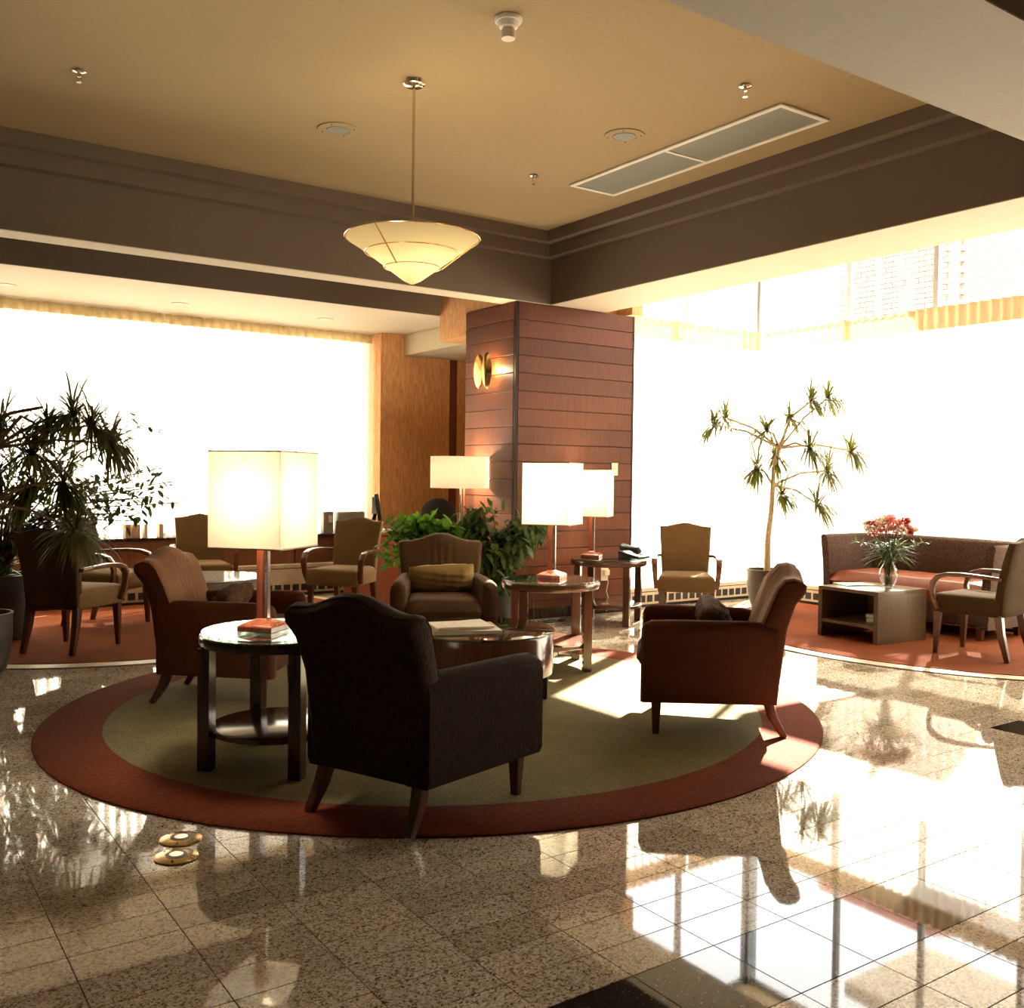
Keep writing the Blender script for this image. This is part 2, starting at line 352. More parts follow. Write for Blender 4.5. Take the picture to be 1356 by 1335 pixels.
struct('trim_13', G().bx(XW, 5.44, 1.811, 2.43, ZS-.006, ZS-.0005), 'soffit_dim')
struct('trim_14', G().bx(XW, 5.06, 8.662, 8.679, 2.946, ZC-.001), 'beam_shaded')  # dark board: shade on the low ceiling's front edge, put into colour
# stepped cornice: bands hang below the ceiling and step inward
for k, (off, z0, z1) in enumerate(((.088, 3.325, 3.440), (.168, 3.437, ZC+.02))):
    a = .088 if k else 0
    struct('trim_%d' % (4+2*k), G().bx(XW, 5.44-a, 7.28-off, 7.28-a+.002, z0, z1), 'beam_shaded')
    struct('trim_%d' % (5+2*k), G().bx(5.44-off, 5.44-a+.002, 2.43, 7.28-off+.001, z0, z1), 'beam_shaded')
# --- walls
struct('wall_near', G().bx(XW, 8.95, YN-.2, YN, 0, 4.8), 'lobby_wall')
struct('wall_left', G().bx(XW-.2, XW, YN, 10.6, 0, 4.8), 'lobby_wall')
struct('wall_right', G().bx(8.75, 8.95, YN, 1.83, 0, 4.8), 'lobby_wall')
struct('wall_back', G().bx(5.12, 6.04, 10.09, 10.6, 0, 3.0).bx(6.15, 6.75, 10.09, 10.6, 0, 3.0).bx(6.04, 6.15, 10.35, 10.6, 0, 3.0), 'wallpaper')
struct('trim_8', G().bx(6.04, 6.15, 10.10, 10.34, 0, 2.75), 'wood_desk')
struct('wall_recess', G().bx(6.48, 6.62, 8.15, 10.09, 0, 3.0), 'wallpaper')
# dropped box over the desk and its papered end
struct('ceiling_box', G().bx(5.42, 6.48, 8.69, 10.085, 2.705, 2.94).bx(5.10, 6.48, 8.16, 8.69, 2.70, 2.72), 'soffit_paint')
struct('wall_drop', G().bx(5.07, 5.40, 8.15, 8.675, 2.69, ZC).bx(5.07, 5.44, 7.52, 8.15, 2.915, ZC), 'wallpaper')
struct('wall_return', G().bx(6.46, 6.60, 7.30, 8.2, 2.93, 4.65).bx(5.44, 6.6, 7.53, 8.2, 2.93, 4.65), 'wallpaper')
# window wall, left: dado with wood panels, sill
dado = struct('wall_dado', G().bx(XW, 5.12, 10.12, 10.5, 0, .64), 'dark_slot')
pw = 1.02
for k in range(9):
    x0 = 5.12-(k+1)*pw
    if x0 < XW: break
    G().bx(x0+.004, x0+pw-.004, 10.098, 10.118, .02, .625).obj('panel', 'wood_dado', dado, bevel=.002, seg=1)
struct('trim_10', G().bx(XW, 5.12, 10.06, 10.5, .632, .657), 'wood_dark', bevel=.004)
struct('wall_window_end', G().bx(XW, -.76, 10.36, 10.6, .64, 2.95), 'lobby_wall')
struct('wall_header', G().bx(XW, 5.12, 10.34, 10.6, 2.85, 3.75), 'plaster_white')
def window(name, axis, at, lo, hi, z0, z1, cuts, rails, inward):
    """glazed frame in the plane axis=at between lo and hi; inward = direction sign to the room"""
    w = link(name, None); w.empty_display_size = .1; w['kind'] = 'structure'
    def B(a0, a1, zz0, zz1, d=.06, nm='mullion', mt='mullion_metal', off=0):
        g = G()
        if axis == 'y': g.bx(a0, a1, at-d/2+off, at+d/2+off, zz0, zz1)
        else: g.bx(at-d/2+off, at+d/2+off, a0, a1, zz0, zz1)
        return g.obj(nm, mt, w)
    cs = [lo]+list(cuts)+[hi]; rs = [z0]+list(rails)+[z1]; t = .026
    for c in cs: B(c-t, c+t, z0, z1)
    for r in rs:
        for a, b in zip(cs[:-1], cs[1:]): B(a+t+.001, b-t-.001, r-t, r+t, .05, 'rail')
    for a, b in zip(cs[:-1], cs[1:]):
        for r0, r1 in zip(rs[:-1], rs[1:]): B(a+t, b-t, r0+t, r1-t, .008, 'pane', 'window_glass')
    return w
window('window_1', 'y', 10.44, -.73, 5.09, .66, 2.93, [5.09-.97*k for k in range(5, 0, -1)], [], -1)
window('window_2', 'y', 7.78, 6.63, 8.80, .05, 4.62, [7.70], [], -1)
window('window_3', 'x', 8.88, 1.86, 7.75, .05, 4.62, [2.56+k*1.0 for k in range(0, 5)], [], -1)
struct('trim_11', G().bx(8.80, 8.94, 7.72, 7.84, 0, 4.65), 'mullion_metal')

# --- wood-panelled pillar
pil = struct('wall_pillar', G().bx(5.066, 6.466, 7.294, 8.135, 0, 2.908), 'wood_edge')
PX0, PX1, PY0, PY1 = 5.052, 6.478, 7.28, 8.14
rows = 18; rh = (ZS-.007)/rows
fm = G().bx(0, PX1-PX0-.054, 0, .016, .003, rh-.003).mesh('panel', 'wood_pillar', bevel=.002, seg=1)
sm = G().bx(0, .016, 0, PY1-PY0-.035, .003, rh-.003).mesh('panel', 'wood_pillar', bevel=.002, seg=1)
rm = G().bx(0, .016, 0, PY1-PY0-.035, .003, rh-.003).mesh('panel', 'wood_pillar', bevel=.002, seg=1)
for k in range(rows):
    link('panel', fm, pil).location = (PX0+.032, PY0, k*rh); link('panel', sm, pil).location = (PX0, PY0+.034, k*rh); link('panel', rm, pil).location = (PX1-.016, PY0+.018, k*rh)
struct('corner_post', G().bx(PX1-.020, PX1+.001, PY0-.001, PY0+.016, 0, ZS-.007), 'wood_edge', pil, bevel=.003)
struct('corner_post', G().bx(PX0+.002, PX0+.030, PY0+.002, PY0+.030, 0, ZS-.007), 'wood_edge', pil, bevel=.003)
struct('baseboard_pillar', G().bx(PX0-.012, PX1+.004, PY0-.014, PY0-.001, 0, .10).bx(PX0-.012, PX0-.001, PY0-.001, PY1, 0, .10), 'wood_dark', bevel=.002)

# --- outside: paved ground and the brick building seen above the curtain
struct('exterior_ground', G().bx(9.3, 40, -30, 40, -.5, -.3).bx(-40, 9.2, 10.9, 40, -.5, -.3).bx(6.9, 9.3, 8.0, 10.9, -.5, -.3), 'exterior_ground')
struct('sky_blocker', G().bx(-14, 6.2, 15.0, 15.4, -.5, 9.0), 'sky_blocker_pale')  # unseen wall added to cut the sky light at the left window
struct('sun_blocker', G().bx(8.96, 10.45, -1.0, 6.5, 4.12, 4.28), 'plaster_white')  # added out of view to keep direct sun off the right-hand floor
bl = thing('brick_building', 'red brick building seen through the glass above the right curtain', 'building', (12.6, 8.12, -.3))
G().bx(.06, 4, -.46, 1.6, 0, 5.4).obj('wall', 'mortar', bl)
bw, bh = .21, .075
bmA = G().bx(-bw/2+.006, bw/2-.006, 0, .06, .005, bh-.005).mesh('brick', 'brick_red')
bmB = G().bx(0, .06, -bw/2+.006, bw/2-.006, .005, bh-.005).mesh('brick', 'brick_red')
cnt = 0
for r in range(42, 72):
    for k in range(9):
        y = -.36+k*bw+(bw/2 if r % 2 else 0)
        if cnt < 270: link('brick', bmB, bl).location = (0, y, r*bh); cnt += 1
g = G()
for r in range(0, 72):
    if 42 <= r < 72: continue
    for k in range(9): g.bx(0, .06, -.36+k*bw+(bw/2 if r % 2 else 0)-bw/2+.006, -.36+k*bw+(bw/2 if r % 2 else 0)+bw/2-.006, r*bh+.005, (r+1)*bh-.005)
for r in range(0, 72):
    for k in range(18): g.bx(.07+k*bw+(bw/2 if r % 2 else 0), .07+(k+1)*bw+(bw/2 if r % 2 else 0)-.012, -.52, -.46, r*bh+.005, (r+1)*bh-.005)
tag(g.obj('brickwork', 'brick_red', bl, fix=False), kind='stuff')

# ================================================================== CURTAINS
def curtain(label, p0, p1, z0, z1, hh, hmat, name='sheer_curtain', amp=.022, pitch=.105, seed=0):
    p0 = Vector((*p0, 0)); p1 = Vector((*p1, 0)); L = (p1-p0).length; d = (p1-p0)/L; nrm = Vector((d.y, -d.x, 0)); rnd = random.Random(seed)
    ph = [rnd.uniform(-.6, .6) for _ in range(int(L/pitch)+3)]
    root = thing(name, label, 'curtain', (p0.x, p0.y, 0), 0, 'sheer window curtains')
    def wave(s, sharp):
        k = s/pitch; i = int(k); t = k-i; p = ph[i]*(1-t)+ph[i+1]*t; w = sin(2*pi*k+p)
        return math.copysign(abs(w)**sharp, w)
    nu = max(8, int(L/.0125))
    def cloth(u, v):
        s = u*L; z = z0+(z1-hh-z0)*v; a = amp*(.75+.45*(1-v)); return d*s+nrm*a*wave(s, 1.0)+Vector((0, 0, z))
    def head(u, v):
        s = u*L; z = z1-hh+hh*v; w = wave(s, .55); pinch = 1-.55*sin(pi*v); return d*s+nrm*(amp*1.05*w*(pinch if v > 0 else 1)+.001)+Vector((0, 0, z))
    G().grid(cloth, nu, 5).obj('cloth', 'sheer_cloth', root, ang=180, fix=False)
    h = G().grid(head, nu, 5).obj('pleated_header', hmat, root, ang=180, fix=False); h['label'] = 'denser gathered pleat band along the top'
    G().tube([d*.005+Vector((0, 0, z1-.01))+nrm*-.03, d*(L-.005)+Vector((0, 0, z1-.01))+nrm*-.03], .008, 6).obj('track', 'grey_rim', root)
    return root
curtain('sheer cream curtain behind the leafy plants at the far left window', (-1.0, 10.28), (2.75, 10.28), .66, 2.935, .10, 'sheer_header', seed=1)
curtain('sheer cream curtain behind the front table lamp, ending at the orange wall', (2.77, 10.28), (5.10, 10.28), .66, 2.935, .10, 'sheer_header', seed=2)
curtain('narrow sheer curtain beside the wood-panelled pillar', (6.60, 7.57), (7.62, 7.57), .20, 2.985, .21, 'sheer_header_pale', seed=3)
curtain('sheer curtain behind the tall dracaena, meeting the window corner', (7.64, 7.57), (8.64, 7.57), .20, 2.985, .21, 'sheer_header_pale', seed=4)
curtain('long sheer curtain hanging behind the brown sofa', (8.66, 7.53), (8.66, 1.9), .20, 2.985, .21, 'sheer_header_pale', seed=5)

# ================================================================== RADIATORS
def radiator(label, p0, p1, h, depth, slots_z=.055):
    p0 = Vector((*p0, 0)); p1 = Vector((*p1, 0)); L = (p1-p0).length; a = math.atan2((p1-p0).y, (p1-p0).x)
    r = thing('radiator', label, 'radiator', p0, a)
    G().bx(0, L, 0, depth, .03, h).obj('cover', 'radiator_paint', r, bevel=.006)
    G().bx(.02, L-.02, .02, depth, 0, .03).obj('plinth', 'dark_slot', r)
    n = int(L/.10)
    mm = G().bx(-.036, .036, -.004, .002, 0, .07).mesh('slot', 'dark_slot')
    for k in range(n): link('slot', mm, r).location = (.06+k*.10, 0, slots_z)
    G().bx(.01, L-.01, -.003, .004, h-.045, h-.038).obj('seam', 'dark_slot', r)
    return r
radiator('long beige radiator cover under the left window', (1.0, 9.97), (4.98, 9.97), .34, .12)
radiator('beige radiator cover behind the tan chair by the pillar', (6.55, 7.36), (8.36, 7.36), .20, .13)
radiator('beige radiator cover behind the sofa and the tall plant pot', (8.47, 7.36), (8.47, 2.2), .20, .13)

# ================================================================== CARPETS
def disc_rug(name, label, c, r, ri, m_out, m_in, top, sx=1, sy=1):
    root = thing(name, label, 'rug', (c[0], c[1], 0))
    n = 160
    def ring(rad, z): return [(rad*sx*cos(2*pi*k/n), rad*sy*sin(2*pi*k/n), z) for k in range(n)]
    G().loft([ring(ri, top), ring(r-.012, top), ring(r, top*.5), ring(r, .0005), ring(ri, .0005), ring(ri, top)], caps=False).obj('border', m_out, root, ang=40)
    G().loft([ring(ri-.001, .0005), ring(ri-.001, top-.001)]).obj('field', m_in, root, ang=40)
    return root
disc_rug('round_rug', 'large round olive rug with a wide rust red border under the armchairs', RUG_C, 2.09, 1.78, 'rug_red', 'rug_green', .014, 1.02, .985)
def clipped(c, r, x1=99, y1=99, n=200):
    return [(min(c[0]+r*cos(2*pi*k/n), x1), min(c[1]+r*sin(2*pi*k/n), y1)) for k in range(n)]
def floor_carpet(label, c, r, x1=99, y1=99):
    root = thing('inlaid_carpet', label, 'carpet', (c[0], c[1], 0))
    M = Matrix.Translation((-c[0], -c[1], 0))
    G().prism(clipped(c, r+.012, x1, y1), .0004, .004).xf(M).obj('edge_strip', 'rug_edge', root)
    G().prism(clipped(c, r, x1, y1), .0042, .007).xf(M).obj('border', 'border_stone', root)
    G().prism(clipped(c, r-.13, x1, y1), .0072, .012).xf(M).obj('pile', 'carpet_orange', root)
floor_carpet('orange carpet with pale border under the left seating group', LCP, LCR, 99, 9.93)
floor_carpet('orange carpet with pale border under the sofa on the right', RCP, RCR, 8.42)

# ================================================================== UPHOLSTERED ARMCHAIRS
def super_pillow(w, d, h, p=4, nu=24, nv=16, wr=0, seed=0):
    rnd = random.Random(seed); a1, a2, a3 = [rnd.uniform(0, 6) for _ in range(3)]
    def top(sign):
        def fn(u, v):
            x, y = 2*u-1, 2*v-1; k = max(0, (1-abs(x)**p)*(1-abs(y)**p))**.5
            z = sign*h/2*k*(1+wr*sin(9*x+a1+3*y)+wr*.7*sin(14*y+a2-5*x)+wr*.5*sin(23*x+a3))
            sh = 1-.05*(abs(x)**2)*(1-abs(y)**6)*1
            return (x*w/2, y*d/2*sh, z)
        return fn
    return G().grid(top(1), nu, nv).grid(top(-1), nu, nv)
def armchair(label, loc, heading, m_out, m_in, seatm):
    t = thing('armchair', label, 'armchair', loc, face(heading), 'upholstered armchairs on the round rug')
    RW, FW_, D0, D1, LZ = .30, .37, -.36, .34, .165      # half widths rear/front, depth range, leg height
    hw = lambda y: RW+(FW_-RW)*(y-D0)/(D1-D0)
    # back: side profile swept across the width with a camel hump
    def prof(hz, inset):
        top = .795+hz; i = inset
        P = [(-.335+i, LZ+.01), (-.355+i, .36), (-.375+i, .55), (-.415+i, .68), (-.462+i, top-.055), (-.465+i, top-.02), (-.445+i*.6, top-i*.6), (-.405, top+.012-i), (-.36-i*.3, top+.004-i), (-.325-i, top-.035-i*.5), (-.285-i, .66), (-.235-i, .52), (-.205-i, .42), (-.19-i, .30), (-.19-i, LZ+.01)]
        return P
    rings = []
    xs = [-1, -.985, -.95]+[-.9+.1*k for k in range(19)]+[.95, .985, 1]
    for q in xs:
        hump = .055*(cos(q*pi/1.55)**2 if abs(q) < .775 else 0); ins = .016*(max(0, abs(q)-.94)/.06)**1.5
        rings.append([(q*(.275+.045*max(0, (z-.4)/.45)), y, z) for y, z in prof(hump, ins)])
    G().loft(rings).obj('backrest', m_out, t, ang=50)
    # front padding with vertical tucks on the inside back
    def pad(u, v):
        q = 2*u-1; hump = .055*(cos(q*pi/1.55)**2 if abs(q) < .775 else 0); top = .795+hump
        P = [(-.205, .42), (-.235, .52), (-.285, .66), (-.325, top-.035), (-.36, top+.004), (-.405, top+.012), (-.445, top)]
        k = v*6; a = min(5, int(k)); f = k-a; y = P[a][0]*(1-f)+P[a+1][0]*f; z = P[a][1]*(1-f)+P[a+1][1]*f
        tk = sum(math.exp(-((q-c0)/.035)**2) for c0 in (-.28, -.1, .08, .26))*sin(pi*min(1, v/.75)) if v < .75 else 0
        e = .007-.012*max(0, (abs(q)-.9)/.1)**2-.006*tk
        w = (.275+.045*max(0, (z-.4)/.45))*.985; ny, nz = (1, .2) if v < .55 else (.3, 1)
        return (q*w, y+e*ny, z+e*nz)
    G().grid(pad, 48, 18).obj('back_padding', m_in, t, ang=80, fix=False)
    # arms
    am = []
    for s in (-1, 1):
        rr = []
        for k, y in enumerate((-.33, -.2, 0, .2, .30, .335, .35)):
            h = hw(min(y, D1)); topz = .575+.012*(y > -.3)-(.0, .0, 0, 0, .004, .018, .05)[k]; th = .105; x1 = h; x0 = h-th
            if k == 6: x1 -= .02; x0 += .02
            pts = [(x1-.012, LZ+.005), (x1, LZ+.03), (x1, topz-.06), (x1-.008, topz-.025), (x1-.03, topz-.005), (x1-.055, topz), (x0+.025, topz-.008), (x0+.006, topz-.03), (x0, topz-.06), (x0, LZ+.005)]
            rr.append([(s*x, y, z) for x, z in pts])
        G().loft(rr).obj('arm', m_out, t, ang=50)
    # seat frame and cushion
    w = .26
    G().bx(-w, w, -.19, .315, LZ+.01, .30).obj('seat_frame', m_out, t, bevel=.01)
    g = super_pillow(.53, .56, .17, 8, 20, 18).xf(Matrix.Translation((0, .095, .375))); g.obj('seat_cushion', seatm, t, ang=60)
    for sx in (-1, 1):
        G().box((sx*.285, .27, LZ/2), (.052, .052, LZ+.02), taper=.62).obj('leg', 'wood_leg', t, bevel=.003)
        G().bar([(sx*.235, -.29, LZ+.01), (sx*.24, -.315, .10), (sx*.245, -.35, .04), (sx*.247, -.375, 0.0)], [.05, .045, .038, .034], (1, 0, 0), [.05, .045, .036, .03]).obj('leg', 'wood_leg', t, bevel=.002)
    return t
RZ = .0145
armchair('nearly black velvet armchair seen from behind, closest to the camera', (1.93, 3.42, RZ), 22, 'velvet_dark', 'velvet_dark', 'velvet_brown')
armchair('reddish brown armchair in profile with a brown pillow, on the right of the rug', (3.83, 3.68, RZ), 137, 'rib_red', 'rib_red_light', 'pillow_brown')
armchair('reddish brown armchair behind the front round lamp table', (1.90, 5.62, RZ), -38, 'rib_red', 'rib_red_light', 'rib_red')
armchair('brown velvet armchair holding a tan pillow, facing the camera', (3.56, 6.02, RZ), -118, 'velvet_brown', 'velvet_brown', 'velvet_brown')
def pillow(label, mt, loc, heading, w, d, h, tilt, seed, roll=0):
    g = super_pillow(w, d, h, 3, 24, 16, .10, seed)
    g.xf(Matrix.Rotation(radians(roll), 4, 'Y') @ Matrix.Rotation(radians(tilt), 4, 'X'))
    o = g.obj('throw_pillow', mt, ang=80); o.location = loc; o.rotation_euler = (0, 0, face(heading)); return tag(o, label, 'pillow', 'lumbar pillows')
def on_chair(loc, heading, y, z):
    a = radians(heading); return (loc[0]+cos(a)*y, loc[1]+sin(a)*y, z)
pillow('tan lumbar pillow on the brown velvet armchair facing the camera', 'pillow_tan', on_chair((3.56, 6.02), -118, -.10, .575), -118, .47, .20, .15, 70, 1, 3)
pillow('dark brown pillow lying on the reddish armchair at the right', 'pillow_brown', on_chair((3.83, 3.68), 137, -.03, .57), 137, .44, .22, .15, 55, 2, -4)
pillow('dark brown pillow on the reddish armchair behind the front lamp table', 'pillow_brown', on_chair((1.90, 5.62), -38, -.02, .555), -38, .44, .22, .15, 50, 3, 5)

# ================================================================== OPEN ARMCHAIRS WITH WOODEN ARMS
def open_chair(label, loc, heading, fab='tan_fabric', fab2=None):
    t = thing('open_armchair', label, 'chair', loc, face(heading), 'wooden-armed chairs along the windows')
    # seat
    def seat_ring(z, k): return [(x*k, y*k+.01, z) for x, y in ((-.215, -.24), (.215, -.24), (.25, .26), (-.25, .26))]
    G().loft([seat_ring(.315, .97), seat_ring(.33, 1), seat_ring(.42, 1), seat_ring(.452, .95), seat_ring(.465, .8)]).obj('seat', fab2 or fab, t, bevel=.012, seg=3)
    # back, leaning, with a low crown
    rings = []
    for z, y, th, hwid in ((.315, -.215, .085, .205), (.40, -.225, .085, .21), (.55, -.245, .08, .222), (.72, -.278, .072, .232), (.86, -.315, .06, .236)):
        rings.append([(-hwid, y+th/2, z), (hwid, y+th/2, z), (hwid, y-th/2, z), (-hwid, y-th/2, z)])
    g = G(); n = 16
    def bk(s):
        def fn(u, v):
            q = 2*u-1; crown = .035*(cos(q*pi/1.6)**2 if abs(q) < .8 else 0); z = .32+v*(.55+crown); w = .205+.032*v; y = -.215-.02*v-.085*v*v; th = (.085-.022*v)/2*(1-.25*abs(q)**6)
            return (q*w, y+s*th, z)
        return fn
    rr = []
    for j in range(13):
        v = j/12; k = 1 if v < .97 else .80
        A = [bk(1)(i/n, v) for i in range(n+1)]; B = [bk(-1)(i/n, v) for i in range(n, -1, -1)]
        rr.append(A+B)
    G().loft(rr).obj('backrest', fab, t, bevel=.008, seg=2, ang=40)
    for s in (-1, 1):
        # bent arm: leaves the back, runs forward, bows down to the seat side
        path = [(s*.235, -.25, .600), (s*.255, -.12, .612), (s*.272, .02, .618), (s*.280, .13, .612), (s*.282, .20, .590), (s*.281, .235, .548), (s*.276, .245, .49), (s*.270, .235, .42), (s*.262, .20, .345)]
        G().bar(path, [.034, .044, .052, .055, .054, .05, .046, .042, .038], (1, 0, 0), [.026, .028, .03, .03, .032, .032, .03, .03, .028]).obj('arm', 'wood_arm', t, bevel=.004, ang=60)
        G().box((s*.215, .225, .165), (.052, .052, .33), taper=.55, shift=(s*.004, .012)).obj('leg', 'wood_leg', t, bevel=.003)
        G().bar([(s*.185, -.215, .33), (s*.188, -.235, .2), (s*.195, -.29, 0)], [.05, .045, .032], (1, 0, 0), [.055, .048, .034]).obj('leg', 'wood_leg', t, bevel=.003)
    return t
CZ = .0125
oc = open_chair('brown upholstered chair with wooden arms, back to the camera, at the far left', (1.414, 7.726, CZ), 45, 'velvet_brown', 'tan_fabric')
clone(oc, 'wooden-armed chair behind the far left one, angled toward the low table', (1.89, 8.79, CZ), radians(-47-90))
oc2 = open_chair('tan chair beneath the left window, partly behind the front lamp shade', (2.83, 9.22, CZ), -102)
clone(oc2, 'tan chair with wooden arms in front of the reception desk', (3.78, 8.14, CZ), radians(-141-90))
clone(oc2, 'tan chair in front of the right curtain, between pillar and plant pot', (6.30, 6.34, .0005), radians(-133-90))
open_chair('olive chair cut by the right edge, in front of the sofa', (7.13, 4.04, CZ), 95, 'olive_fabric')

# ================================================================== ROUND TABLES
def side_table(label, loc, rz, r=.34, h=.60, lamp=None, m='wood_dark', cut=None):
    t = thing('side_table', label, 'table', loc, rz, 'round lamp tables')
    zt = h-.012
    G().lathe([(.001, zt-.05), (r-.02, zt-.05), (r-.006, zt-.046), (r, zt-.03), (r, zt-.008), (r-.006, zt), (.001, zt)], 64).obj('top', m, t, ang=40)
    G().lathe([(.001, zt+.0006), (r-.012, zt+.0006), (r-.008, zt+.004), (r-.012, h), (.001, h)], 64).obj('glass_top', 'table_glass', t, ang=40)
    k = r*.645
    for sx in (-1, 1):
        for sy in (-1, 1): G().box((sx*k, sy*k, (zt-.05)/2), (.058, .058, zt-.05), rz=radians(0)).obj('leg', m, t, bevel=.003)
    G().lathe([(.001, .145), (r-.06, .145), (r-.045, .152), (r-.045, .172), (r-.06, .178), (.001, .178)], 64).obj('shelf', m, t, ang=40)
    return t
T1 = (1.63, 4.22, RZ); T2 = (4.05, 5.38, RZ); T3 = (5.78, 6.80, 0.0005)
side_table('round dark lamp table in front, beside the nearly black armchair', T1, radians(40))
side_table('round dark lamp table between the two armchairs, in front of the pillar plants', T2, radians(62), m='wood_table')
side_table('round dark table against the pillar carrying lamp and telephone', T3, radians(35), r=.35, h=.585, m='wood_table')
# drum coffee table
ct = thing('coffee_table', 'dark wooden drum coffee table with glass top in the middle of the rug', 'table', (3.12, 4.84, RZ))
R = .44
G().lathe([(.38, .15), (R-.01, .15), (R, .155), (R, .385), (R-.004, .39), (R-.03, .39), (R-.03, .30), (.001, .30), (.001, .2), (.38, .2)], 72).obj('drum', 'wood_table', ct, ang=40)
G().lathe([(.001, .392), (R, .392), (R+.008, .396), (R+.006, .402), (R, .404), (.001, .404)], 72).obj('glass_top', 'table_glass', ct, ang=40)
for k in range(4):
    a = radians(-42+90*k); G().box((.39*cos(a), .39*sin(a), .078), (.05, .05, .156), rz=a, taper=.8).obj('leg', 'wood_dark', ct, bevel=.003)
G().lathe([(.30, .05), (.33, .05), (.33, .065), (.30, .065), (.30, .05)], 48).obj('stretcher_ring', 'wood_dark', ct)
# low table, left group
lt = thing('low_table', 'low round table with a pale glossy top among the window chairs', 'table', (2.52, 8.06, CZ))
G().lathe([(.001, .36), (.42, .36), (.44, .37), (.45, .43), (.445, .436), (.001, .436)], 64).obj('apron', 'grey_rim', lt, ang=40)
G().lathe([(.001, .4365), (.45, .4365), (.455, .442), (.45, .448), (.001, .448)], 64).obj('top', 'grey_top', lt, ang=40)
for k in range(4):
    a = radians(45+90*k); G().box((.33*cos(a), .33*sin(a), .18), (.045, .045, .36), rz=a, taper=.7).obj('leg', 'wood_leg', lt, bevel=.003)
# papers on the coffee table
def paper_stack(name, label, loc, rz, w, d, h, mt, cat):
    t = thing(name, label, cat, loc, rz)
    G().bx(-w/2, w/2, -d/2, d/2, 0, h*.82).obj('pages', 'paper', t, bevel=.001, seg=1)
    def cv(u, v): return ((u-.5)*w*1.01, (v-.5)*d*1.01, h*.83+.004*sin(u*5+v*3))
    G().grid(cv, 10, 8).obj('cover', mt, t, fix=False)
    return t
TZ = RZ+.4055
paper_stack('magazine', 'stack of folded newspapers on the glass coffee table', (2.98, 4.80, TZ), radians(-20), .40, .30, .024, 'paper_tan', 'newspaper')
paper_stack('magazine', 'topmost folded newspaper on the glass coffee table', (2.97, 4.82, TZ+.026), radians(-14), .34, .26, .012, 'paper', 'newspaper')

# ================================================================== TABLE LAMPS
def table_lamp(label, loc, rz, power, s=.37, z0=.375, z1=.80):
    t = thing('table_lamp', label, 'lamp', loc, rz, 'square-shaded table lamps')
    G().box((0, 0, .012), (.17, .17, .024)).loft([[(x*k, y*k, z) for x, y in ((-1, -1), (1, -1), (1, 1), (-1, 1))] for k, z in ((.083, .0245), (.07, .034), (.03, .05), (.024, .056))]).obj('base', 'wood_red', t, bevel=.002, seg=1)
    G().box((0, .009, .056+(z0+.02-.056)/2), (.046, .030, z0+.02-.056)).obj('post', 'wood_red', t, bevel=.001, seg=1)
    G().box((0, -.0165, .056+(z0+.02-.056)/2), (.026, .018, z0+.02-.056)).obj('lit_strip', 'chrome', t, bevel=.001, seg=1)  # bright strip standing in for the sunlit side of the post
    h = s/2; th = .002
    g = G()
    sq = lambda k, z: [(-k, -k, z), (k, -k, z), (k, k, z), (-k, k, z)]
    g.loft([sq(h-th, z0), sq(h, z0), sq(h, z1), sq(h-th, z1), sq(h-th, z0)], caps=False); sh = g.obj('shade', 'shade_cloth', t)
    for z in (z0-.002, z1-.004):
        G().loft([sq(h-.003, z), sq(h+.0025, z), sq(h+.0025, z+.006), sq(h-.003, z+.006), sq(h-.003, z)], caps=False).obj('rim', 'paper_tan', sh)
    G().bx(-h+.003, h-.003, -.003, .003, z1-.05, z1-.044).bx(-.003, .003, -h+.003, h-.003, z1-.057, z1-.051).obj('spider', 'brass', t)
    G().tube([(0, 0, z0+.02), (0, 0, z1-.05)], .006).obj('stem', 'brass', t)
    b = G().lathe([(.001, 0), (.02, .01), (.03, .05), (.02, .09), (.001, .1)], 16, (0.045, 0, z0+.10)).obj('bulb', 'bulb_glow', t)
    l = bpy.data.lights.new('lamp_light', 'POINT'); l.energy = power; l.color = (1, .92, .76); l.shadow_soft_size = .11
    lo = link('lamp_light', l, t); lo.location = (-.02, 0, (z0+z1)/2+.02)
    return t
emit('bulb_glow', (1, .8, .5), 12)
LZT = .6005
table_lamp('large lamp with square cream shade on the front round table', (1.57, 4.225, RZ+LZT), radians(40), 80, .35)
table_lamp('lamp with white square shade on the table between the armchairs', (4.09, 5.42, RZ+LZT), radians(35), 50, .335)
table_lamp('lamp with white square shade beside the telephone at the pillar', (5.70, 6.95, .587), radians(40), 50, .335)
# floor lamp by the desk
fpos = (4.90, 7.95, 0)
t = thing('floor_lamp', 'floor lamp with wide white drum shade in front of the pillar side', 'lamp', fpos)
G().lathe([(.001, 0), (.15, 0), (.15, .015), (.14, .022), (.02, .03), (.001, .03)], 32).obj('base', 'chrome', t)
G().tube([(0, 0, .03), (0, 0, 1.50)], .012, 10).obj('pole', 'chrome', t); G().tube([(.035, 0, .03), (.035, 0, 1.40)], .010, 10).obj('pole', 'wood_red', t)
n = 48; rad = lambda k, z: [(k*cos(2*pi*i/n), k*sin(2*pi*i/n), z) for i in range(n)]
G().loft([rad(.292, 1.20), rad(.295, 1.20), rad(.295, 1.50), rad(.292, 1.50), rad(.292, 1.20)], caps=False).obj('shade', 'shade_cloth', t, ang=40)
G().bx(-.292, .292, -.003, .003, 1.44, 1.446).obj('spider', 'chrome', t)
l = bpy.data.lights.new('lamp_light', 'POINT'); l.energy = 80; l.color = (1, .90, .70); l.shadow_soft_size = .06; lo = link('lamp_light', l, t); lo.location = (-.06, -.05, 1.36)
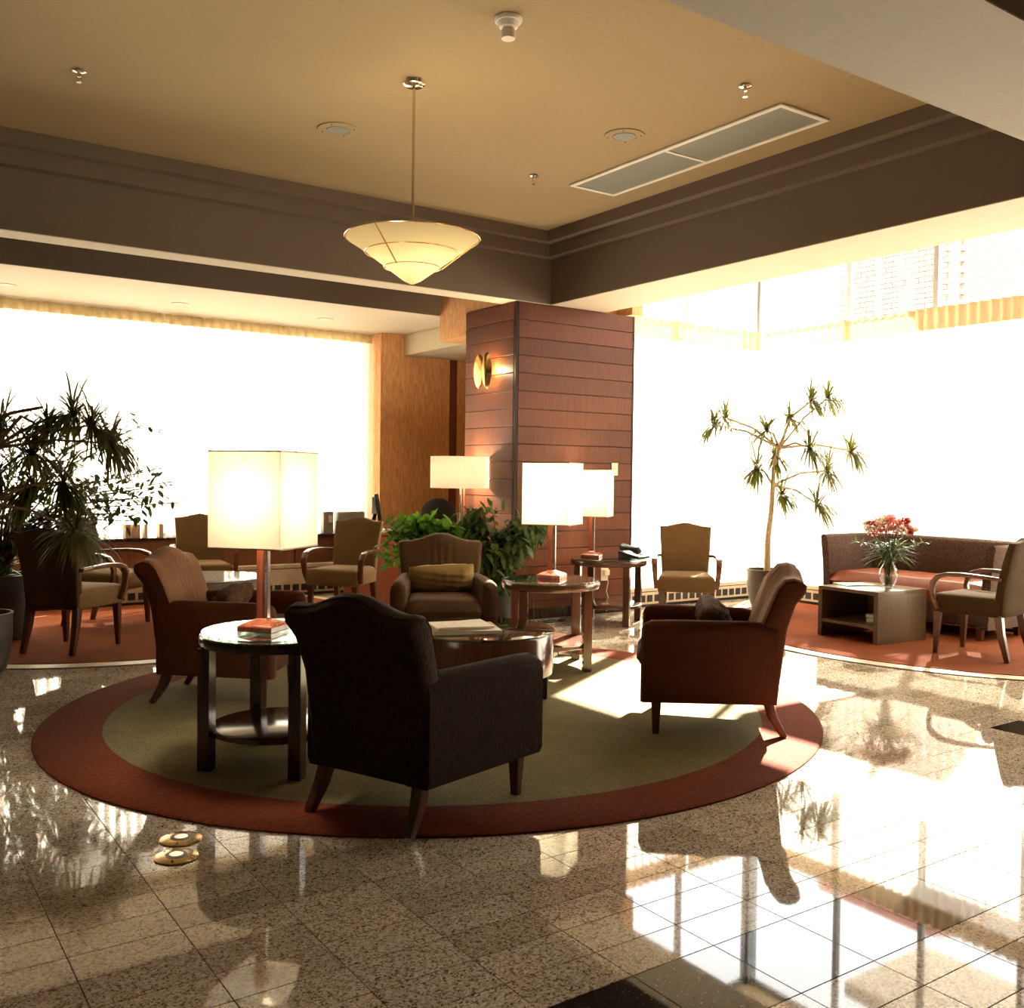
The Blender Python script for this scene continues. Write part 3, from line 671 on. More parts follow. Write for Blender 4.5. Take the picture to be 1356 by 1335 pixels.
# sconce on the pillar
t = thing('wall_sconce', 'gilded petal-shaped wall sconce glowing on the pillar', 'lamp', (5.048, 7.71, 2.305))
def petal(cx, w, h, bul, yc):
    g = G()
    def fn(sgn):
        def f(u, v):
            q = 2*u-1; z = (v-.5)*h; ww = w/2*sqrt(max(0.0005, 1-abs(2*v-1)**1.7)); return (-.075-bul*(1-q*q)*sqrt(max(0, 1-(2*v-1)**2))+sgn, yc+q*ww, z)
        return f
    return g.grid(fn(0), 10, 16).grid(fn(.003), 10, 16)
petal(0, .19, .33, .02, .065).obj('petal', 'gold_leaf', t); petal(0, .15, .34, .045, -.075).obj('petal', 'gold_leaf', t)
G().bx(-.07, -.002, -.03, .03, -.06, .06).obj('bracket', 'brass', t, bevel=.004)
for yy in (-.13, .14):
    l = bpy.data.lights.new('sconce_light', 'POINT'); l.energy = 14; l.color = (1, .80, .48); l.shadow_soft_size = .02; lo = link('sconce_light', l, t); lo.location = (-.045, yy, .0)
# pendant
t = thing('pendant_lamp', 'conical alabaster pendant lamp hanging on a thin rod from the ceiling', 'lamp', (2.68, 4.90, 0))
G().lathe([(.001, ZC-.028), (.05, ZC-.028), (.062, ZC-.02), (.066, ZC-.003), (.001, ZC-.003)], 32).obj('canopy', 'chrome', t, ang=40)
G().tube([(0, 0, 2.42), (0, 0, ZC-.025)], .0085, 10).obj('rod', 'chrome', t)
PZ, PT, PR = 2.655, 2.40, .375
n = 64; cone = [(PR, PZ), (PR*.97, PZ-.012), (PR*.70, PZ-.075), (PR*.66, PZ-.09), (PR*.42, PZ-.155), (PR*.39, PZ-.165), (PR*.14, PZ-.235), (PR*.03, PT)]
inn = [(max(.002, r-.006), z+.006) for r, z in reversed(cone)]
G().loft([[(r*cos(2*pi*i/n), r*sin(2*pi*i/n), z) for i in range(n)] for r, z in cone+inn+cone[:1]], caps=False).obj('bowl', 'pendant_glass', t, ang=30)
for r, z in ((PR+.006, PZ+.002), (PR*.70+.008, PZ-.082), (PR*.41+.007, PZ-.163)):
    G().tube([(r*cos(2*pi*i/48), r*sin(2*pi*i/48), z) for i in range(49)], .0035, 6).obj('wire_ring', 'brass', t)
for k in range(3):
    a = radians(-150+120*k); G().tube([((PR+.012)*cos(a), (PR+.012)*sin(a), PZ+.004), (PR*.41*cos(a)+.012*cos(a), PR*.41*sin(a)+.012*sin(a), PZ-.168)], .004, 6).obj('wire_arm', 'brass', t)
for k in range(3):
    a = radians(30+120*k); l = bpy.data.lights.new('pendant_light', 'POINT'); l.energy = 6; l.color = (1, .86, .58); l.shadow_soft_size = .04; lo = link('pendant_light', l, t); lo.location = (.09*cos(a), .09*sin(a), 2.60)

# ================================================================== CEILING FITTINGS
def sprinkler(label, x, y):
    t = thing('sprinkler', label, 'sprinkler', (x, y, ZC-.002), 0, 'ceiling sprinklers')
    G().lathe([(.001, 0), (.038, 0), (.036, -.008), (.018, -.014), (.001, -.014)], 24).obj('escutcheon', 'chrome', t, ang=40)
    G().lathe([(.001, -.014), (.012, -.014), (.012, -.03), (.008, -.034), (.001, -.034)], 16).obj('body', 'chrome', t)
    for s in (-1, 1): G().tube([(s*.011, 0, -.03), (s*.013, 0, -.045), (0, 0, -.062)], .0025, 6).obj('frame_arm', 'chrome', t)
    G().lathe([(.001, -.062), (.014, -.062), (.014, -.065), (.001, -.065)], 16).obj('deflector', 'chrome', t)
sprinkler('small chrome sprinkler head at the upper left of the ceiling', 1.11, 5.87)
sprinkler('small chrome sprinkler head between pendant and ceiling vent', 4.22, 5.88)
sprinkler('small chrome sprinkler head above the ceiling vent', 4.21, 3.835)
t = thing('smoke_detector', 'white smoke detector on the ceiling at the top of the picture', 'detector', (2.68, 3.96, ZC-.002))
G().lathe([(.001, 0), (.068, 0), (.068, -.012), (.062, -.02), (.001, -.02)], 32).obj('base', 'white_plastic', t, ang=40)
G().lathe([(.001, -.02), (.056, -.02), (.044, -.045), (.03, -.05), (.03, -.06), (.036, -.062), (.033, -.098), (.001, -.098)], 32).obj('sensor_head', 'white_plastic', t, ang=40)
def speaker(label, x, y):
    t = thing('ceiling_speaker', label, 'speaker', (x, y, ZC-.001), 0, 'ceiling loudspeakers')
    G().lathe([(.001, 0), (.132, 0), (.130, -.006), (.08, -.008), (.078, -.004), (.001, -.004)], 40).obj('ring', 'ceiling_paint', t, ang=30)
    G().lathe([(.001, -.0045), (.075, -.0045), (.072, -.010), (.001, -.012)], 32).obj('grille', 'vent_mesh', t, ang=30)
    for k in range(4):
        a = pi/4+k*pi/2; G().lathe([(.001, -.0075), (.005, -.0075), (.004, -.0105), (.001, -.011)], 8, (.108*cos(a), .108*sin(a), 0)).obj('screw', 'dark_slot', t)
speaker('round ceiling speaker to the left of the pendant rod', 2.655, 5.86); speaker('round ceiling speaker beside the long vent', 4.20, 4.85)
t = thing('ceiling_vent', 'long framed ceiling vent with two mesh panels', 'vent', (4.79, 4.89, ZC-.002))
VW, VL = .222, 1.01
g = G(); g.bx(-VW, -VW+.035, -VL, VL, -.014, 0).bx(VW-.035, VW, -VL, VL, -.014, 0).bx(-VW+.035, VW-.035, -VL, -VL+.035, -.014, 0).bx(-VW+.035, VW-.035, VL-.035, VL, -.014, 0)
g.obj('frame', 'plaster_white', t, bevel=.003, seg=1); G().bx(-VW+.035, VW-.035, -.012, .012, -.012, 0).obj('divider', 'plaster_white', t)
for s in (-1, 1): G().bx(-VW+.036, VW-.036, min(s*.013, s*(VL-.036)), max(s*.013, s*(VL-.036)), -.006, -.001).obj('mesh_panel', 'vent_mesh', t)
for i, (x, y, lb) in enumerate(((1.22, 9.62, 'recessed spotlight at the far left of the low ceiling'), (2.72, 9.62, 'middle recessed spotlight in the low ceiling by the curtain'), (4.21, 9.58, 'recessed spotlight in the low ceiling nearest the orange wall'))):
    t = thing('recessed_light', lb, 'light', (x, y, 2.944), 0, 'recessed lights in the low ceiling')
    l = bpy.data.lights.new('downlight', 'SPOT'); l.energy = 45; l.spot_size = radians(110); l.spot_blend = .6; l.color = (1, .82, .55); l.shadow_soft_size = .04; lo = link('downlight', l, t); lo.location = (0, 0, -.012)
    G().lathe([(.05, 0), (.085, 0), (.083, -.005), (.052, -.005), (.05, 0)], 32).obj('trim_ring', 'soffit_paint', t); G().lathe([(.001, -.001), (.05, -.001), (.05, -.003), (.001, -.003)], 24).obj('lens', 'plaster_white', t)

# ================================================================== WALL PLATES, FLOOR BOXES
t = thing('wall_switch', 'cream switch plate on the pillar beside the lamp shade', 'switch', (6.24, 7.277, 1.40))
G().bx(-.04, .04, -.007, 0, -.062, .062).obj('plate', 'cream_plastic', t, bevel=.003); G().bx(-.008, .008, -.012, -.0075, -.015, .015).obj('rocker', 'cream_plastic', t)
t = thing('wall_outlet', 'cream outlet with a plug on the pillar under the phone table', 'outlet', (6.13, 7.277, .38))
G().bx(-.045, .045, -.008, 0, -.065, .065).obj('plate', 'cream_plastic', t, bevel=.003); G().bx(-.03, .03, -.05, -.0085, -.01, .045).obj('plug', 'cream_plastic', t, bevel=.006)
G().tube([(0, -.04, -.01), (.01, -.05, -.08), (-.02, -.06, -.16), (0, -.08, -.26), (-.05, -.10, -.345)], .004, 6).obj('cable', 'cream_plastic', t)
def floor_box(label, x, y):
    t = thing('floor_outlet', label, 'outlet', (x, y, .0005), 0, 'brass floor outlets')
    G().lathe([(.001, 0), (.075, 0), (.073, .004), (.045, .009), (.001, .009)], 40).obj('flange', 'brass', t, ang=25)
    G().lathe([(.024, .0095), (.036, .0095), (.036, .0105), (.024, .0105), (.024, .0095)], 32).obj('seal', 'black_plastic', t); G().lathe([(.001, .0095), (.0235, .0095), (.0235, .012), (.001, .012)], 24).obj('cap', 'chrome', t)
    for k in range(3):
        a = k*2*pi/3; G().lathe([(.001, .0095), (.004, .0095), (.001, .011)], 8, (.055*cos(a), .055*sin(a), 0)).obj('screw', 'dark_slot', t)
floor_box('brass floor outlet touching the rug edge, the farther of two', 1.005, 3.52); floor_box('brass floor outlet nearest the camera', .945, 3.365)

# ================================================================== TELEPHONE
t = thing('telephone', 'black desk telephone on the pillar table', 'telephone', (5.98, 6.68, .587), radians(15))
G().loft([[(x, y, z) for x, y, z in r] for r in ([(-.10, -.11, 0), (.10, -.11, 0), (.10, .11, 0), (-.10, .11, 0)], [(-.10, -.11, .02), (.10, -.11, .02), (.10, .11, .065), (-.10, .11, .065)])]).obj('body', 'black_plastic', t, bevel=.006)
G().tube([(-.065, -.10, .055), (-.065, -.08, .078), (-.065, 0, .092), (-.065, .08, .10), (-.065, .10, .085)], [.028, .034, .022, .034, .028], 12).obj('handset', 'black_plastic', t)
km = G().box((0, 0, 0), (.016, .014, .006)).mesh('key', 'grey_plastic')
for i in range(3):
    for j in range(4): link('key', km, t).location = (.0+i*.024, -.06+j*.022, .036+j*.0045)
G().tube([(.10, .02, .02), (.17, .02, .015), (.20, .03, -.04), (.205, .04, -.12)], .004, 6).obj('cord', 'black_plastic', t)
# lamp cable behind the mid table
o = G().tube([(4.36, 6.02, .45), (4.40, 6.05, .2), (4.33, 6.0, .03), (4.45, 5.8, .02), (4.30, 5.6, .022), (4.42, 5.45, .022)], .004, 6).obj('cable', 'black_plastic'); tag(o, 'thin lamp cable trailing under the table between the armchairs', 'cable')
o = G().tube([(5.2+.12*cos(a*.9)+.01*a, 7.05+.07*sin(a*1.3), .006+.004*(a % 3)) for a in range(0, 16)], .005, 6).obj('cable', 'black_plastic'); tag(o, 'tangled black cable on the floor at the foot of the pillar', 'cable')

# ================================================================== DESK AND OFFICE THINGS
t = thing('reception_desk', 'reddish brown wooden reception desk beneath the orange wall', 'desk', (4.40, 8.75, 0))
G().bx(-.02, 1.07, -.03, .80, .715, .75).obj('desktop', 'wood_desk', t, bevel=.004)
G().bx(0, 1.04, 0, .03, .02, .714).obj('modesty_panel', 'wood_desk', t, bevel=.003); G().bx(0, .04, .031, .75, .02, .714).obj('side_panel', 'wood_desk', t, bevel=.003); G().bx(1.0, 1.04, .031, .75, .02, .714).obj('side_panel', 'wood_desk', t, bevel=.003)
DZ = .7505
t = thing('monitor', 'black computer monitor turned sideways on the desk', 'monitor', (4.70, 9.22, DZ), radians(62))
G().loft([[(x*k, y, z) for x, z in ((-.19, .08), (.19, .08), (.19, .37), (-.19, .37))] for y, k in ((-.02, 1), (.015, 1))]).xf(Matrix.Rotation(radians(-9), 4, 'X')).obj('screen_case', 'black_plastic', t, bevel=.005)
G().bx(-.15, .15, .03, .10, .16, .34).obj('rear_case', 'silver_plastic', t, bevel=.012); G().tube([(0, .05, .22), (0, .08, .10), (0, .06, .02)], .022, 8).obj('neck', 'black_plastic', t); G().lathe([(.001, 0), (.11, 0), (.10, .016), (.001, .022)], 24, (0, .05, 0)).obj('foot', 'black_plastic', t)
t = thing('keyboard', 'black keyboard at the front edge of the desk', 'keyboard', (4.90, 8.86, DZ), radians(0)); G().bx(-.2, .2, -.07, .07, 0, .018).obj('case', 'black_plastic', t, bevel=.004); G().bx(-.185, .185, -.055, .055, .0185, .026).obj('keys', 'grey_plastic', t, bevel=.003)
paper_stack('paper_stack', 'loose pale papers beside the monitor on the desk', (4.51, 8.95, DZ), radians(10), .20, .28, .02, 'paper', 'paper')
t = thing('printer', 'grey office printer on the window sill behind the tan chair', 'printer', (4.78, 10.17, .6575)); G().bx(-.17, .17, -.06, .06, 0, .24).obj('case', 'grey_plastic', t, bevel=.02); G().bx(-.13, -.02, -.066, -.0605, .05, .15).obj('paper_tray', 'dark_slot', t); G().bx(.02, .12, -.066, -.0605, .10, .17).obj('control_panel', 'silver_plastic', t)
t = thing('box', 'small dark box with a pale side on the window sill', 'box', (4.50, 10.15, .6575)); G().bx(-.06, .06, -.04, .04, 0, .24).obj('carton', 'grey_plastic', t, bevel=.003); G().bx(.0, .05, -.044, -.0405, .12, .20).obj('sticker', 'paper', t)
for i, (x, w, mt) in enumerate(((2.36, .05, 'paper_tan'), (2.44, .07, 'paper_tan'), (2.53, .03, 'paper'), (2.68, .04, 'paper_tan'))):
    t = thing('book', ('thin brown book, leftmost upright on the window sill', 'wide brown book, second upright on the window sill', 'narrow pale book, third upright on the window sill', 'small brown book standing apart on the window sill')[i], 'book', (x, 10.16, .6575)); G().bx(-w/2, w/2, -.06, .06, 0, .135).obj('cover', mt, t, bevel=.002, seg=1); G().bx(-w/2+.004, w/2-.004, -.056, .062, .132, .1365).obj('pages', 'paper', t)
t = thing('office_chair', 'black leather office chair behind the leafy plants', 'chair', (5.75, 9.80, 0), radians(168))
rr = []
for v in range(15):
    q = v/14; w = .22*sqrt(max(.05, 1-max(0, (q-.45)/.56)**3.2)); rr.append([(w*cos(a)*1.0, -.03*sin(a)+.0-.05*q, .55+q*.50) for a in [2*pi*i/16 for i in range(16)]])
G().loft(rr).obj('backrest', 'office_leather', t, ang=60); super_pillow(.46, .44, .10, 5, 14, 14).xf(Matrix.Translation((0, .24, .48))).obj('seat', 'office_leather', t, ang=60)
G().tube([(0, .2, .08), (0, .2, .44)], .028, 10).obj('column', 'black_plastic', t)
for k in range(5): G().tube([(0, .2, .10), (.26*cos(k*1.2566), .2+.26*sin(k*1.2566), .05)], .018, 6).obj('base_arm', 'black_plastic', t); G().lathe([(.001, 0), (.025, .005), (.025, .04), (.001, .05)], 10, (.26*cos(k*1.2566), .2+.26*sin(k*1.2566), 0)).obj('caster', 'black_plastic', t)
G().tube([(0, .02, .5), (0, .06, .62)], .02, 8).obj('spine', 'black_plastic', t)

# ================================================================== SOFA, SHELF TABLE, FLOWERS
t = thing('sofa', 'brown woven sofa with brick red leather seat along the right curtain', 'sofa', (8.02, 5.08, CZ), face(180))
WL, DD = .80, .36
def shell(path_in, path_out): pass
# one continuous curved shell: arms and back as a U, flaring outwards toward the top
U = []
for k in range(25):
    q = k/24
    if q < .25: U.append((-WL+.04*(1-q/.25)*0, .36-(q/.25)*.48))
    elif q > .75: U.append((WL, -.12+((q-.75)/.25)*.48))
    else:
        a = pi+(q-.25)/.5*pi; U.append((WL*(abs(cos(a))**.35)*(1 if cos(a) > 0 else -1), -.12-.26*(abs(sin(a))**.6)))
rings = []
for k, (x, y) in enumerate(U):
    p = Vector((x, y, 0)); nx = Vector(U[min(k+1, 24)])-Vector(U[max(k-1, 0)]); nx = Vector((nx.x, nx.y, 0)).normalized(); out = Vector((nx.y, -nx.x, 0))
    if out.dot(Vector((x, y-.0, 0))) < 0: out = -out
    e = .82 if k in (0, 24) else 1
    rings.append([p+out*o*e+Vector((0, 0, z)) for o, z in ((.0, .10), (.01, .30), (.025, .55), (.055, .74), (.06, .775), (.04, .795), (.0, .79), (-.03, .765), (-.055, .60), (-.075, .42), (-.08, .10))])
G().loft(rings).obj('back_and_arms', 'sofa_fabric', t, ang=50)
G().bx(-WL+.07, WL-.07, -.30, .30, .10, .29).obj('seat_frame', 'sofa_fabric', t, bevel=.015)
super_pillow(1.50, .66, .19, 18, 40, 20, .012, 4).xf(Matrix.Translation((0, .03, .375))).obj('seat_cushion', 'leather_brick', t, ang=60)
for sx in (-1, 1):
    for y in (-.28, .29): G().box((sx*.70, y, .055), (.055, .055, .115), taper=.7).obj('leg', 'wood_leg', t, bevel=.003)
# shelf table
t = thing('shelf_table', 'open oak box table with a shelf in front of the sofa', 'table', (7.11, 4.975, CZ), radians(-2))
hx, hy, H = .315, .295, .42
G().bx(-hx, hx, -hy, hy, H-.03, H).obj('top', 'wood_oak', t, bevel=.003); G().bx(-hx, hx, -hy, -hy+.04, 0, H-.0305).obj('side_panel', 'wood_oak', t, bevel=.002); G().bx(-hx, hx, hy-.04, hy, 0, H-.0305).obj('side_panel', 'wood_oak', t, bevel=.002)
G().bx(-hx+.005, hx-.005, -hy+.0405, hy-.0405, .12, .145).obj('shelf', 'wood_oak', t); G().bx(hx-.03, hx-.006, -hy+.041, hy-.041, .146, H-.031).obj('back_panel', 'wood_oak', t)
paper_stack('magazine', 'grey magazine lying open on the oak table by the vase', (7.10, 5.14, CZ+H+.0005), radians(70), .21, .28, .010, 'grey_plastic', 'magazine')
paper_stack('book', 'pale paperback on the shelf of the oak table', (7.06, 4.86, CZ+.1455), radians(95), .13, .2, .035, 'paper', 'book'); paper_stack('book', 'topmost paperback on the shelf of the oak table', (7.06, 4.87, CZ+.182), radians(88), .12, .18, .03, 'paper_tan', 'book')
# vase
VZ = CZ+H+.0005; vx, vy = 7.12, 4.83
t = thing('vase', 'clear glass vase standing on the oak table', 'vase', (vx, vy, VZ))
pr = [(.001, .0), (.042, .0), (.046, .006), (.044, .02), (.066, .07), (.078, .12), (.070, .16), (.045, .20), (.040, .22), (.050, .25), (.062, .275)]
G().lathe(pr+[(r-.004, z+.003) for r, z in reversed(pr[3:])]+[(.001, .022)], 32).obj('body', 'vase_glass', t, ang=40)
fl_pts = []
t = thing('bouquet', 'bouquet of pink, white and red carnations in the glass vase', 'flowers', (vx, vy, VZ)); rnd = random.Random(3)
def blade(g, base, d, L, w, droop, nseg=4, up=Vector((0, 0, 1))):
    d = d.normalized(); side = d.cross(up)
    if side.length < .05: side = Vector((1, 0, 0))
    side.normalize(); p = Vector(base); dd = d.copy(); pts = []
    for i in range(nseg+1):
        k = i/nseg; ww = w*(sin(pi*min(1, .12+.88*k))**.7) if k < 1 else .0003; pts += [p-side*ww/2, p+side*ww/2]; dd = (dd+Vector((0, 0, -droop/nseg))).normalized(); p = p+dd*(L/nseg)
    g.add(pts, [(2*i, 2*i+1, 2*i+3, 2*i+2) for i in range(nseg)])
def bloom(R, seed):
    g = G(); rd = random.Random(seed)
    for k in range(46):
        a = rd.uniform(0, 2*pi); el = math.asin(rd.uniform(-.35, 1)); dv = Vector((cos(a)*cos(el), sin(a)*cos(el), sin(el)))
        u = dv.orthogonal().normalized(); w = dv.cross(u); rot = rd.uniform(0, 6); u, w = u*cos(rot)+w*sin(rot), w*cos(rot)-u*sin(rot); s = R*rd.uniform(.35, .5); c = dv*R*rd.uniform(.55, .9)
        g.add([c-u*s*.6-dv*s*.3, c-w*s*.5+dv*s*.25, c+u*s*.6+dv*s*.1, c+w*s*.5+dv*s*.3], [(0, 1, 2, 3)])
    return g
bms = {}
for nm, mt in (('pink', 'petal_pink'), ('white', 'petal_white'), ('red', 'petal_red')): bms[nm] = [bloom(.052, i+len(nm)*10).mesh('flower_head', mt, ang=20, fix=False) for i in range(2)]
kinds = ['pink']*11+['white']*10+['red']*4; rnd.shuffle(kinds)
gs = G()
for i, k in enumerate(kinds):
    a = i*2.399+.3; rr2 = .19*sqrt((i+.5)/len(kinds)); p = Vector((rr2*cos(a), rr2*sin(a), .545-1.9*rr2*rr2+rnd.uniform(-.025, .03)))
    o = link('flower_head', bms[k][i % 2], t); o.location = p; o.rotation_euler = (p.y*3, -p.x*3, rnd.uniform(0, 6)); o['label'] = {'pink': 'pink carnation', 'white': 'white carnation', 'red': 'red carnation'}[k]
    gs.tube([p, p*.45+Vector((0, 0, .12)), Vector((rnd.uniform(-.02, .02), rnd.uniform(-.02, .02), .03))], .0025, 5)
gs.obj('stems', 'leaf_dark', t)
g = G()
for i in range(150):
    a = rnd.uniform(0, 2*pi); b = Vector((.03*cos(a), .03*sin(a), rnd.uniform(.25, .36))); blade(g, b, Vector((cos(a), sin(a), rnd.uniform(-.1, .9))), rnd.uniform(.10, .25), .014, rnd.uniform(.3, 1.0), 4)
for a0 in (1.0, 2.5, 4.0, 5.5, -.6, .4):
    for i in range(26):
        k = i/26; c = Vector((cos(a0), sin(a0), .35)).normalized(); p = Vector((0, 0, .29))+c*(.08+.22*k); blade(g, p, c*.5+Vector((rnd.uniform(-1, 1), rnd.uniform(-1, 1), rnd.uniform(-.3, .8))), .065, .012, .5, 3)
tag(g.obj('greenery', 'leaf_olive', t, ang=180, fix=False), kind='stuff')

# ================================================================== PLANTS
def pot(t, prof, mt, soil_z, soil_r):
    G().lathe(prof, 40).obj('pot', mt, t, ang=40); G().lathe([(.001, soil_z-.02), (soil_r, soil_z-.02), (soil_r, soil_z), (.001, soil_z+.01)], 24).obj('soil', 'soil', t)
def rosette(t, p, d, L, w, n, mt, rnd, droop=1.3, cone=1.1):
    g = G(); d = d.normalized(); u = d.orthogonal().normalized(); v = d.cross(u)
    for k in range(n):
        a = k*2.399; th = cone*sqrt((k+.5)/n)*1.25; dv = d*cos(th)+(u*cos(a)+v*sin(a))*sin(th)
        blade(g, p-d*.04*rnd.random(), dv, L*rnd.uniform(.7, 1.1), w, droop*rnd.uniform(.6, 1.3), 5)
    return tag(g.obj('leaf_rosette', mt, t, ang=180, fix=False), kind='stuff')
# tall dracaena at the right window corner
def dracaena(label, loc, prof, potm, sz, sr, stems, heads, leafm, barkm, L, w, n, seed, droop=1.3):
    t = thing('dracaena_plant', label, 'plant', loc); rnd = random.Random(seed); pot(t, prof, potm, sz, sr)
    for pts, r in stems: G().tube(pts, r, 8).obj('stem', barkm, t)
    for p, d in heads: rosette(t, Vector(p), Vector(d), L, w, n, leafm, rnd, droop)
    return t
# helper: offset in the picture plane (right, up) at a plant's distance -> world offset
R2 = Vector((RT.x, RT.y, 0)).normalized()
def off(rx, z, dep=0): v = R2*rx+Vector((-R2.y, R2.x, 0))*dep; return (v.x, v.y, z)
hp = [off(-.56, 1.84), off(-.42, 1.92, .1), off(-.05, 1.80, -.05), off(.10, 1.55, .1), off(.22, 1.93, .05), off(.42, 2.10, 0), off(.38, 1.62, -.1), off(.84, 1.60, .05), off(.62, 1.40, .1), off(.16, 1.16, .05), off(-.13, 1.42, 0), off(.60, 2.14, .05), off(.50, 1.06, 0)]
hd = [off(-.5, .5), off(.2, .8, .3), off(-.3, .7, .2), off(.3, .3, -.4), off(.4, .7), off(.6, .4), off(.3, .4, -.4), off(.8, .5), off(.5, .6, .2), off(.4, .3, -.3), off(-.5, .3, -.3), off(.7, .6), off(.4, .3, -.2)]
j1 = off(.04, 1.25); j2 = off(.10, 1.62)
stems = [([(0, 0, .36), off(.0, .7), off(.03, 1.0), j1], [.035, .03, .026, .024]), ([j1, off(.05, 1.45), j2, off(.18, 1.85), hp[4], hp[5]], [.022, .02, .018, .014, .012, .008])]
for k in (0, 1, 2, 3, 6, 7, 8, 9, 10, 11, 12):
    b = Vector(j1 if hp[k][2] < 1.5 else j2); e = Vector(hp[k]); stems.append(([b, b.lerp(e, .5)+Vector((0, 0, .05)), e], [.013, .010, .008]))
pr = [(.001, 0), (.13, 0), (.14, .01), (.15, .06), (.185, .18), (.195, .28), (.195, .39), (.20, .395), (.20, .415), (.182, .415), (.178, .36), (.001, .36)]
dracaena('tall sparse dracaena in a grey pot at the bright window corner', (7.60, 6.52, CZ), pr, 'pot_grey', .375, .176, stems, list(zip(hp, hd)), 'leaf_pale', 'bark_pale', .34, .018, 64, 5, 1.35)
# far-left dracaena near the edge
pr2 = [(.001, 0), (.15, 0), (.165, .02), (.19, .12), (.20, .25), (.20, .37), (.205, .375), (.205, .385), (.188, .385), (.184, .33), (.001, .33)]
base1 = (.74, 7.14, .0075)
hw_ = [(1.30, 7.14, 1.70), (1.53, 6.97, 1.50), (1.07, 7.28, 1.20), (1.26, 7.14, 1.24), (1.32, 7.08, .90), (.90, 7.41, 1.62), (1.16, 7.22, 1.62), (1.42, 7.02, 1.62), (.86, 7.25, 1.28), (1.05, 7.1, 1.42), (.80, 7.3, 1.45)]
hp = [(x-base1[0], y-base1[1], z) for x, y, z in hw_]
hd = [off(-.3, .35), off(.55, .25), off(-.4, .1, -.2), off(.1, .1, .3), off(.15, .5, -.2), off(-.5, .5), off(-.4, .4), off(.5, .3), off(-.6, .2), off(0, .3), off(-.6, .6)]
stems = [([(0, 0, .33), off(.02, .8), off(.08, 1.1), off(.1, 1.45), off(.28, 1.66), off(.36, 1.62)], [.02, .018, .016, .014, .012, .009]), ([(.03, .03, .33), off(-.03, .9), off(-.12, 1.45), off(.05, 1.62), off(.22, 1.68), off(.42, 1.72)], [.02, .018, .016, .014, .012, .01])]
for k in range(len(hp)):
    b = Vector(off(.08, 1.1) if hp[k][2] < 1.35 else off(.1, 1.45)); e = Vector(hp[k]); stems.append(([b, b.lerp(e, .5)+Vector((0, 0, .04)), e], [.01, .008, .006]))
dracaena('dense dark dracaena spilling over the far left chair back', base1, pr2, 'pot_dark', .35, .18, stems, list(zip(hp, hd)), 'leaf_dracaena', 'bark', .36, .014, 120, 9, 1.8)
# leafy shrub helper
def leafy(t, branches, leafm, L, w, dens, seed, droop=.5):
    rnd = random.Random(seed); g = G(); gb = G()
    for b in branches:
        pts = [Vector(p) for p in b]; gb.tube(pts, [.009-.005*i/max(1, len(pts)-1) for i in range(len(pts))], 6)
        for i in range(len(pts)-1):
            seg = pts[i+1]-pts[i]; n = max(1, int(seg.length*dens*(.35 if i == 0 else 1)))
            for k in range(n):
                p = pts[i]+seg*((k+rnd.random())/n); dv = seg.normalized()*.5+Vector((rnd.gauss(0, 1), rnd.gauss(0, 1), rnd.gauss(.1, .7))).normalized(); p2 = p+Vector((rnd.gauss(0, 1), rnd.gauss(0, 1), rnd.gauss(0, 1)))*.035
                blade(g, p2, dv, L*rnd.uniform(.7, 1.2), w*rnd.uniform(.8, 1.2), droop*rnd.uniform(.3, 1.4), 3)
    gb.obj('branches', 'bark', t, ang=180); tag(g.obj('foliage', leafm, t, ang=180, fix=False), kind='stuff')
t = thing('ficus_plant', 'green ficus with small oval leaves against the left curtain', 'plant', (1.02, 8.45, CZ))
pot(t, [(.001, 0), (.19, 0), (.21, .03), (.225, .2), (.23, .48), (.235, .49), (.235, .50), (.215, .50), (.212, .44), (.001, .44)], 'pot_dark', .46, .21)
br = []; rnd = random.Random(21)
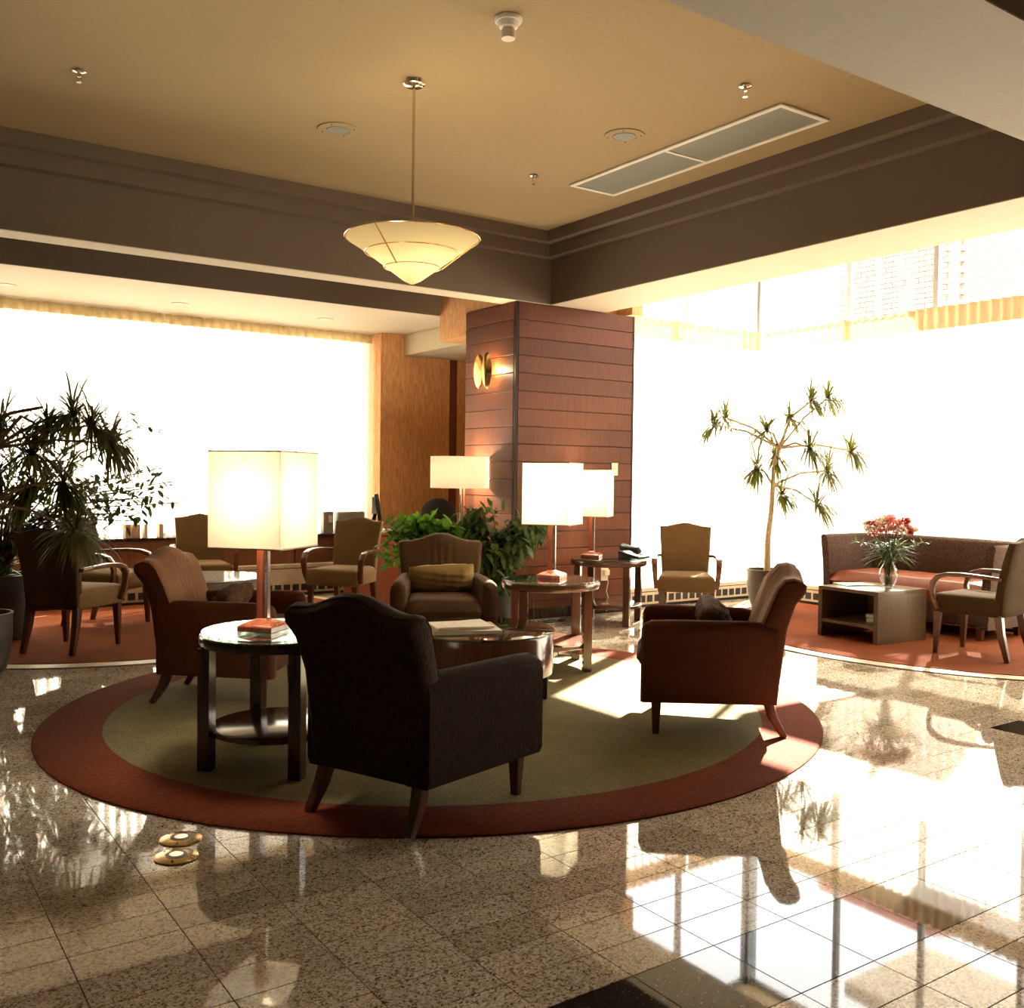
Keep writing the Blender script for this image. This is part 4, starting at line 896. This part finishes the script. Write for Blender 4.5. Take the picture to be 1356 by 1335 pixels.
tips = [(230, 640), (215, 622), (200, 648), (236, 668), (192, 682), (172, 662), (160, 640), (186, 692), (150, 660), (140, 684), (122, 640), (196, 562), (166, 555), (60, 600), (30, 562), (62, 640), (22, 622), (102, 604), (40, 700), (122, 692), (82, 556), (205, 660), (130, 600), (10, 660), (-20, 600), (75, 680), (150, 560), (110, 560)]
def unproj(px, py, dep):
    d = FW+RT*((px-678)/FPX)+DN*((py-667.5)/FPX); return Vector((0, 0, CAMZ))+d*dep
for px, py in tips:
    e = unproj(px, py, rnd.uniform(7.2, 7.85))-Vector((1.02, 8.45, 0)); m1 = Vector((e.x*.15, e.y*.15, .5+e.z*.28)); m2 = Vector((e.x*.55, e.y*.55, .3+e.z*.68)); br.append([(0, 0, .45), m1, m2, e])
leafy(t, br, 'leaf_dark', .085, .034, 58, 4, .4)
t = thing('leafy_plant', 'bright green broad-leaved plant behind the velvet armchair', 'plant', (4.20, 7.25, .0005))
pot(t, [(.001, 0), (.15, 0), (.16, .02), (.19, .30), (.195, .32), (.18, .32), (.175, .28), (.001, .28)], 'pot_dark', .29, .174)
br = []
for k in range(34):
    rx = -.36+.72*((k*.618) % 1); z = .82+.17*((k*.377) % 1)-.25*(rx/.4)**4; br.append([(0, 0, .29), off(rx*.4, .58, rnd.uniform(-.1, .1)), off(rx*.9, z-.06, rnd.uniform(-.18, .18)), off(rx*1.1, z, rnd.uniform(-.2, .2))])
leafy(t, br, 'leaf_bright', .13, .062, 80, 6, .8)
t = thing('weeping_fig', 'olive green weeping fig at the pillar corner, behind the lamp table', 'plant', (4.66, 6.98, .0005))
pot(t, [(.001, 0), (.15, 0), (.16, .02), (.19, .28), (.195, .30), (.18, .30), (.175, .26), (.001, .26)], 'pot_dark', .27, .174)
br = []
for k in range(40):
    rx = -.32+.72*((k*.618+.2) % 1); z = .98-.5*((k*.377) % 1)-.35*abs(rx)**1.5; br.append([(0, 0, .27), off(rx*.25, .55, rnd.uniform(-.05, .05)), off(rx*.7, max(.6, z+.10), rnd.uniform(-.16, .16)), off(rx*1.1, z, rnd.uniform(-.2, .2))])
br.append([(0, 0, .27), off(0, .8), off(-.03, 1.0), off(.0, 1.05)])
leafy(t, br, 'leaf_olive', .13, .040, 85, 8, 1.3)
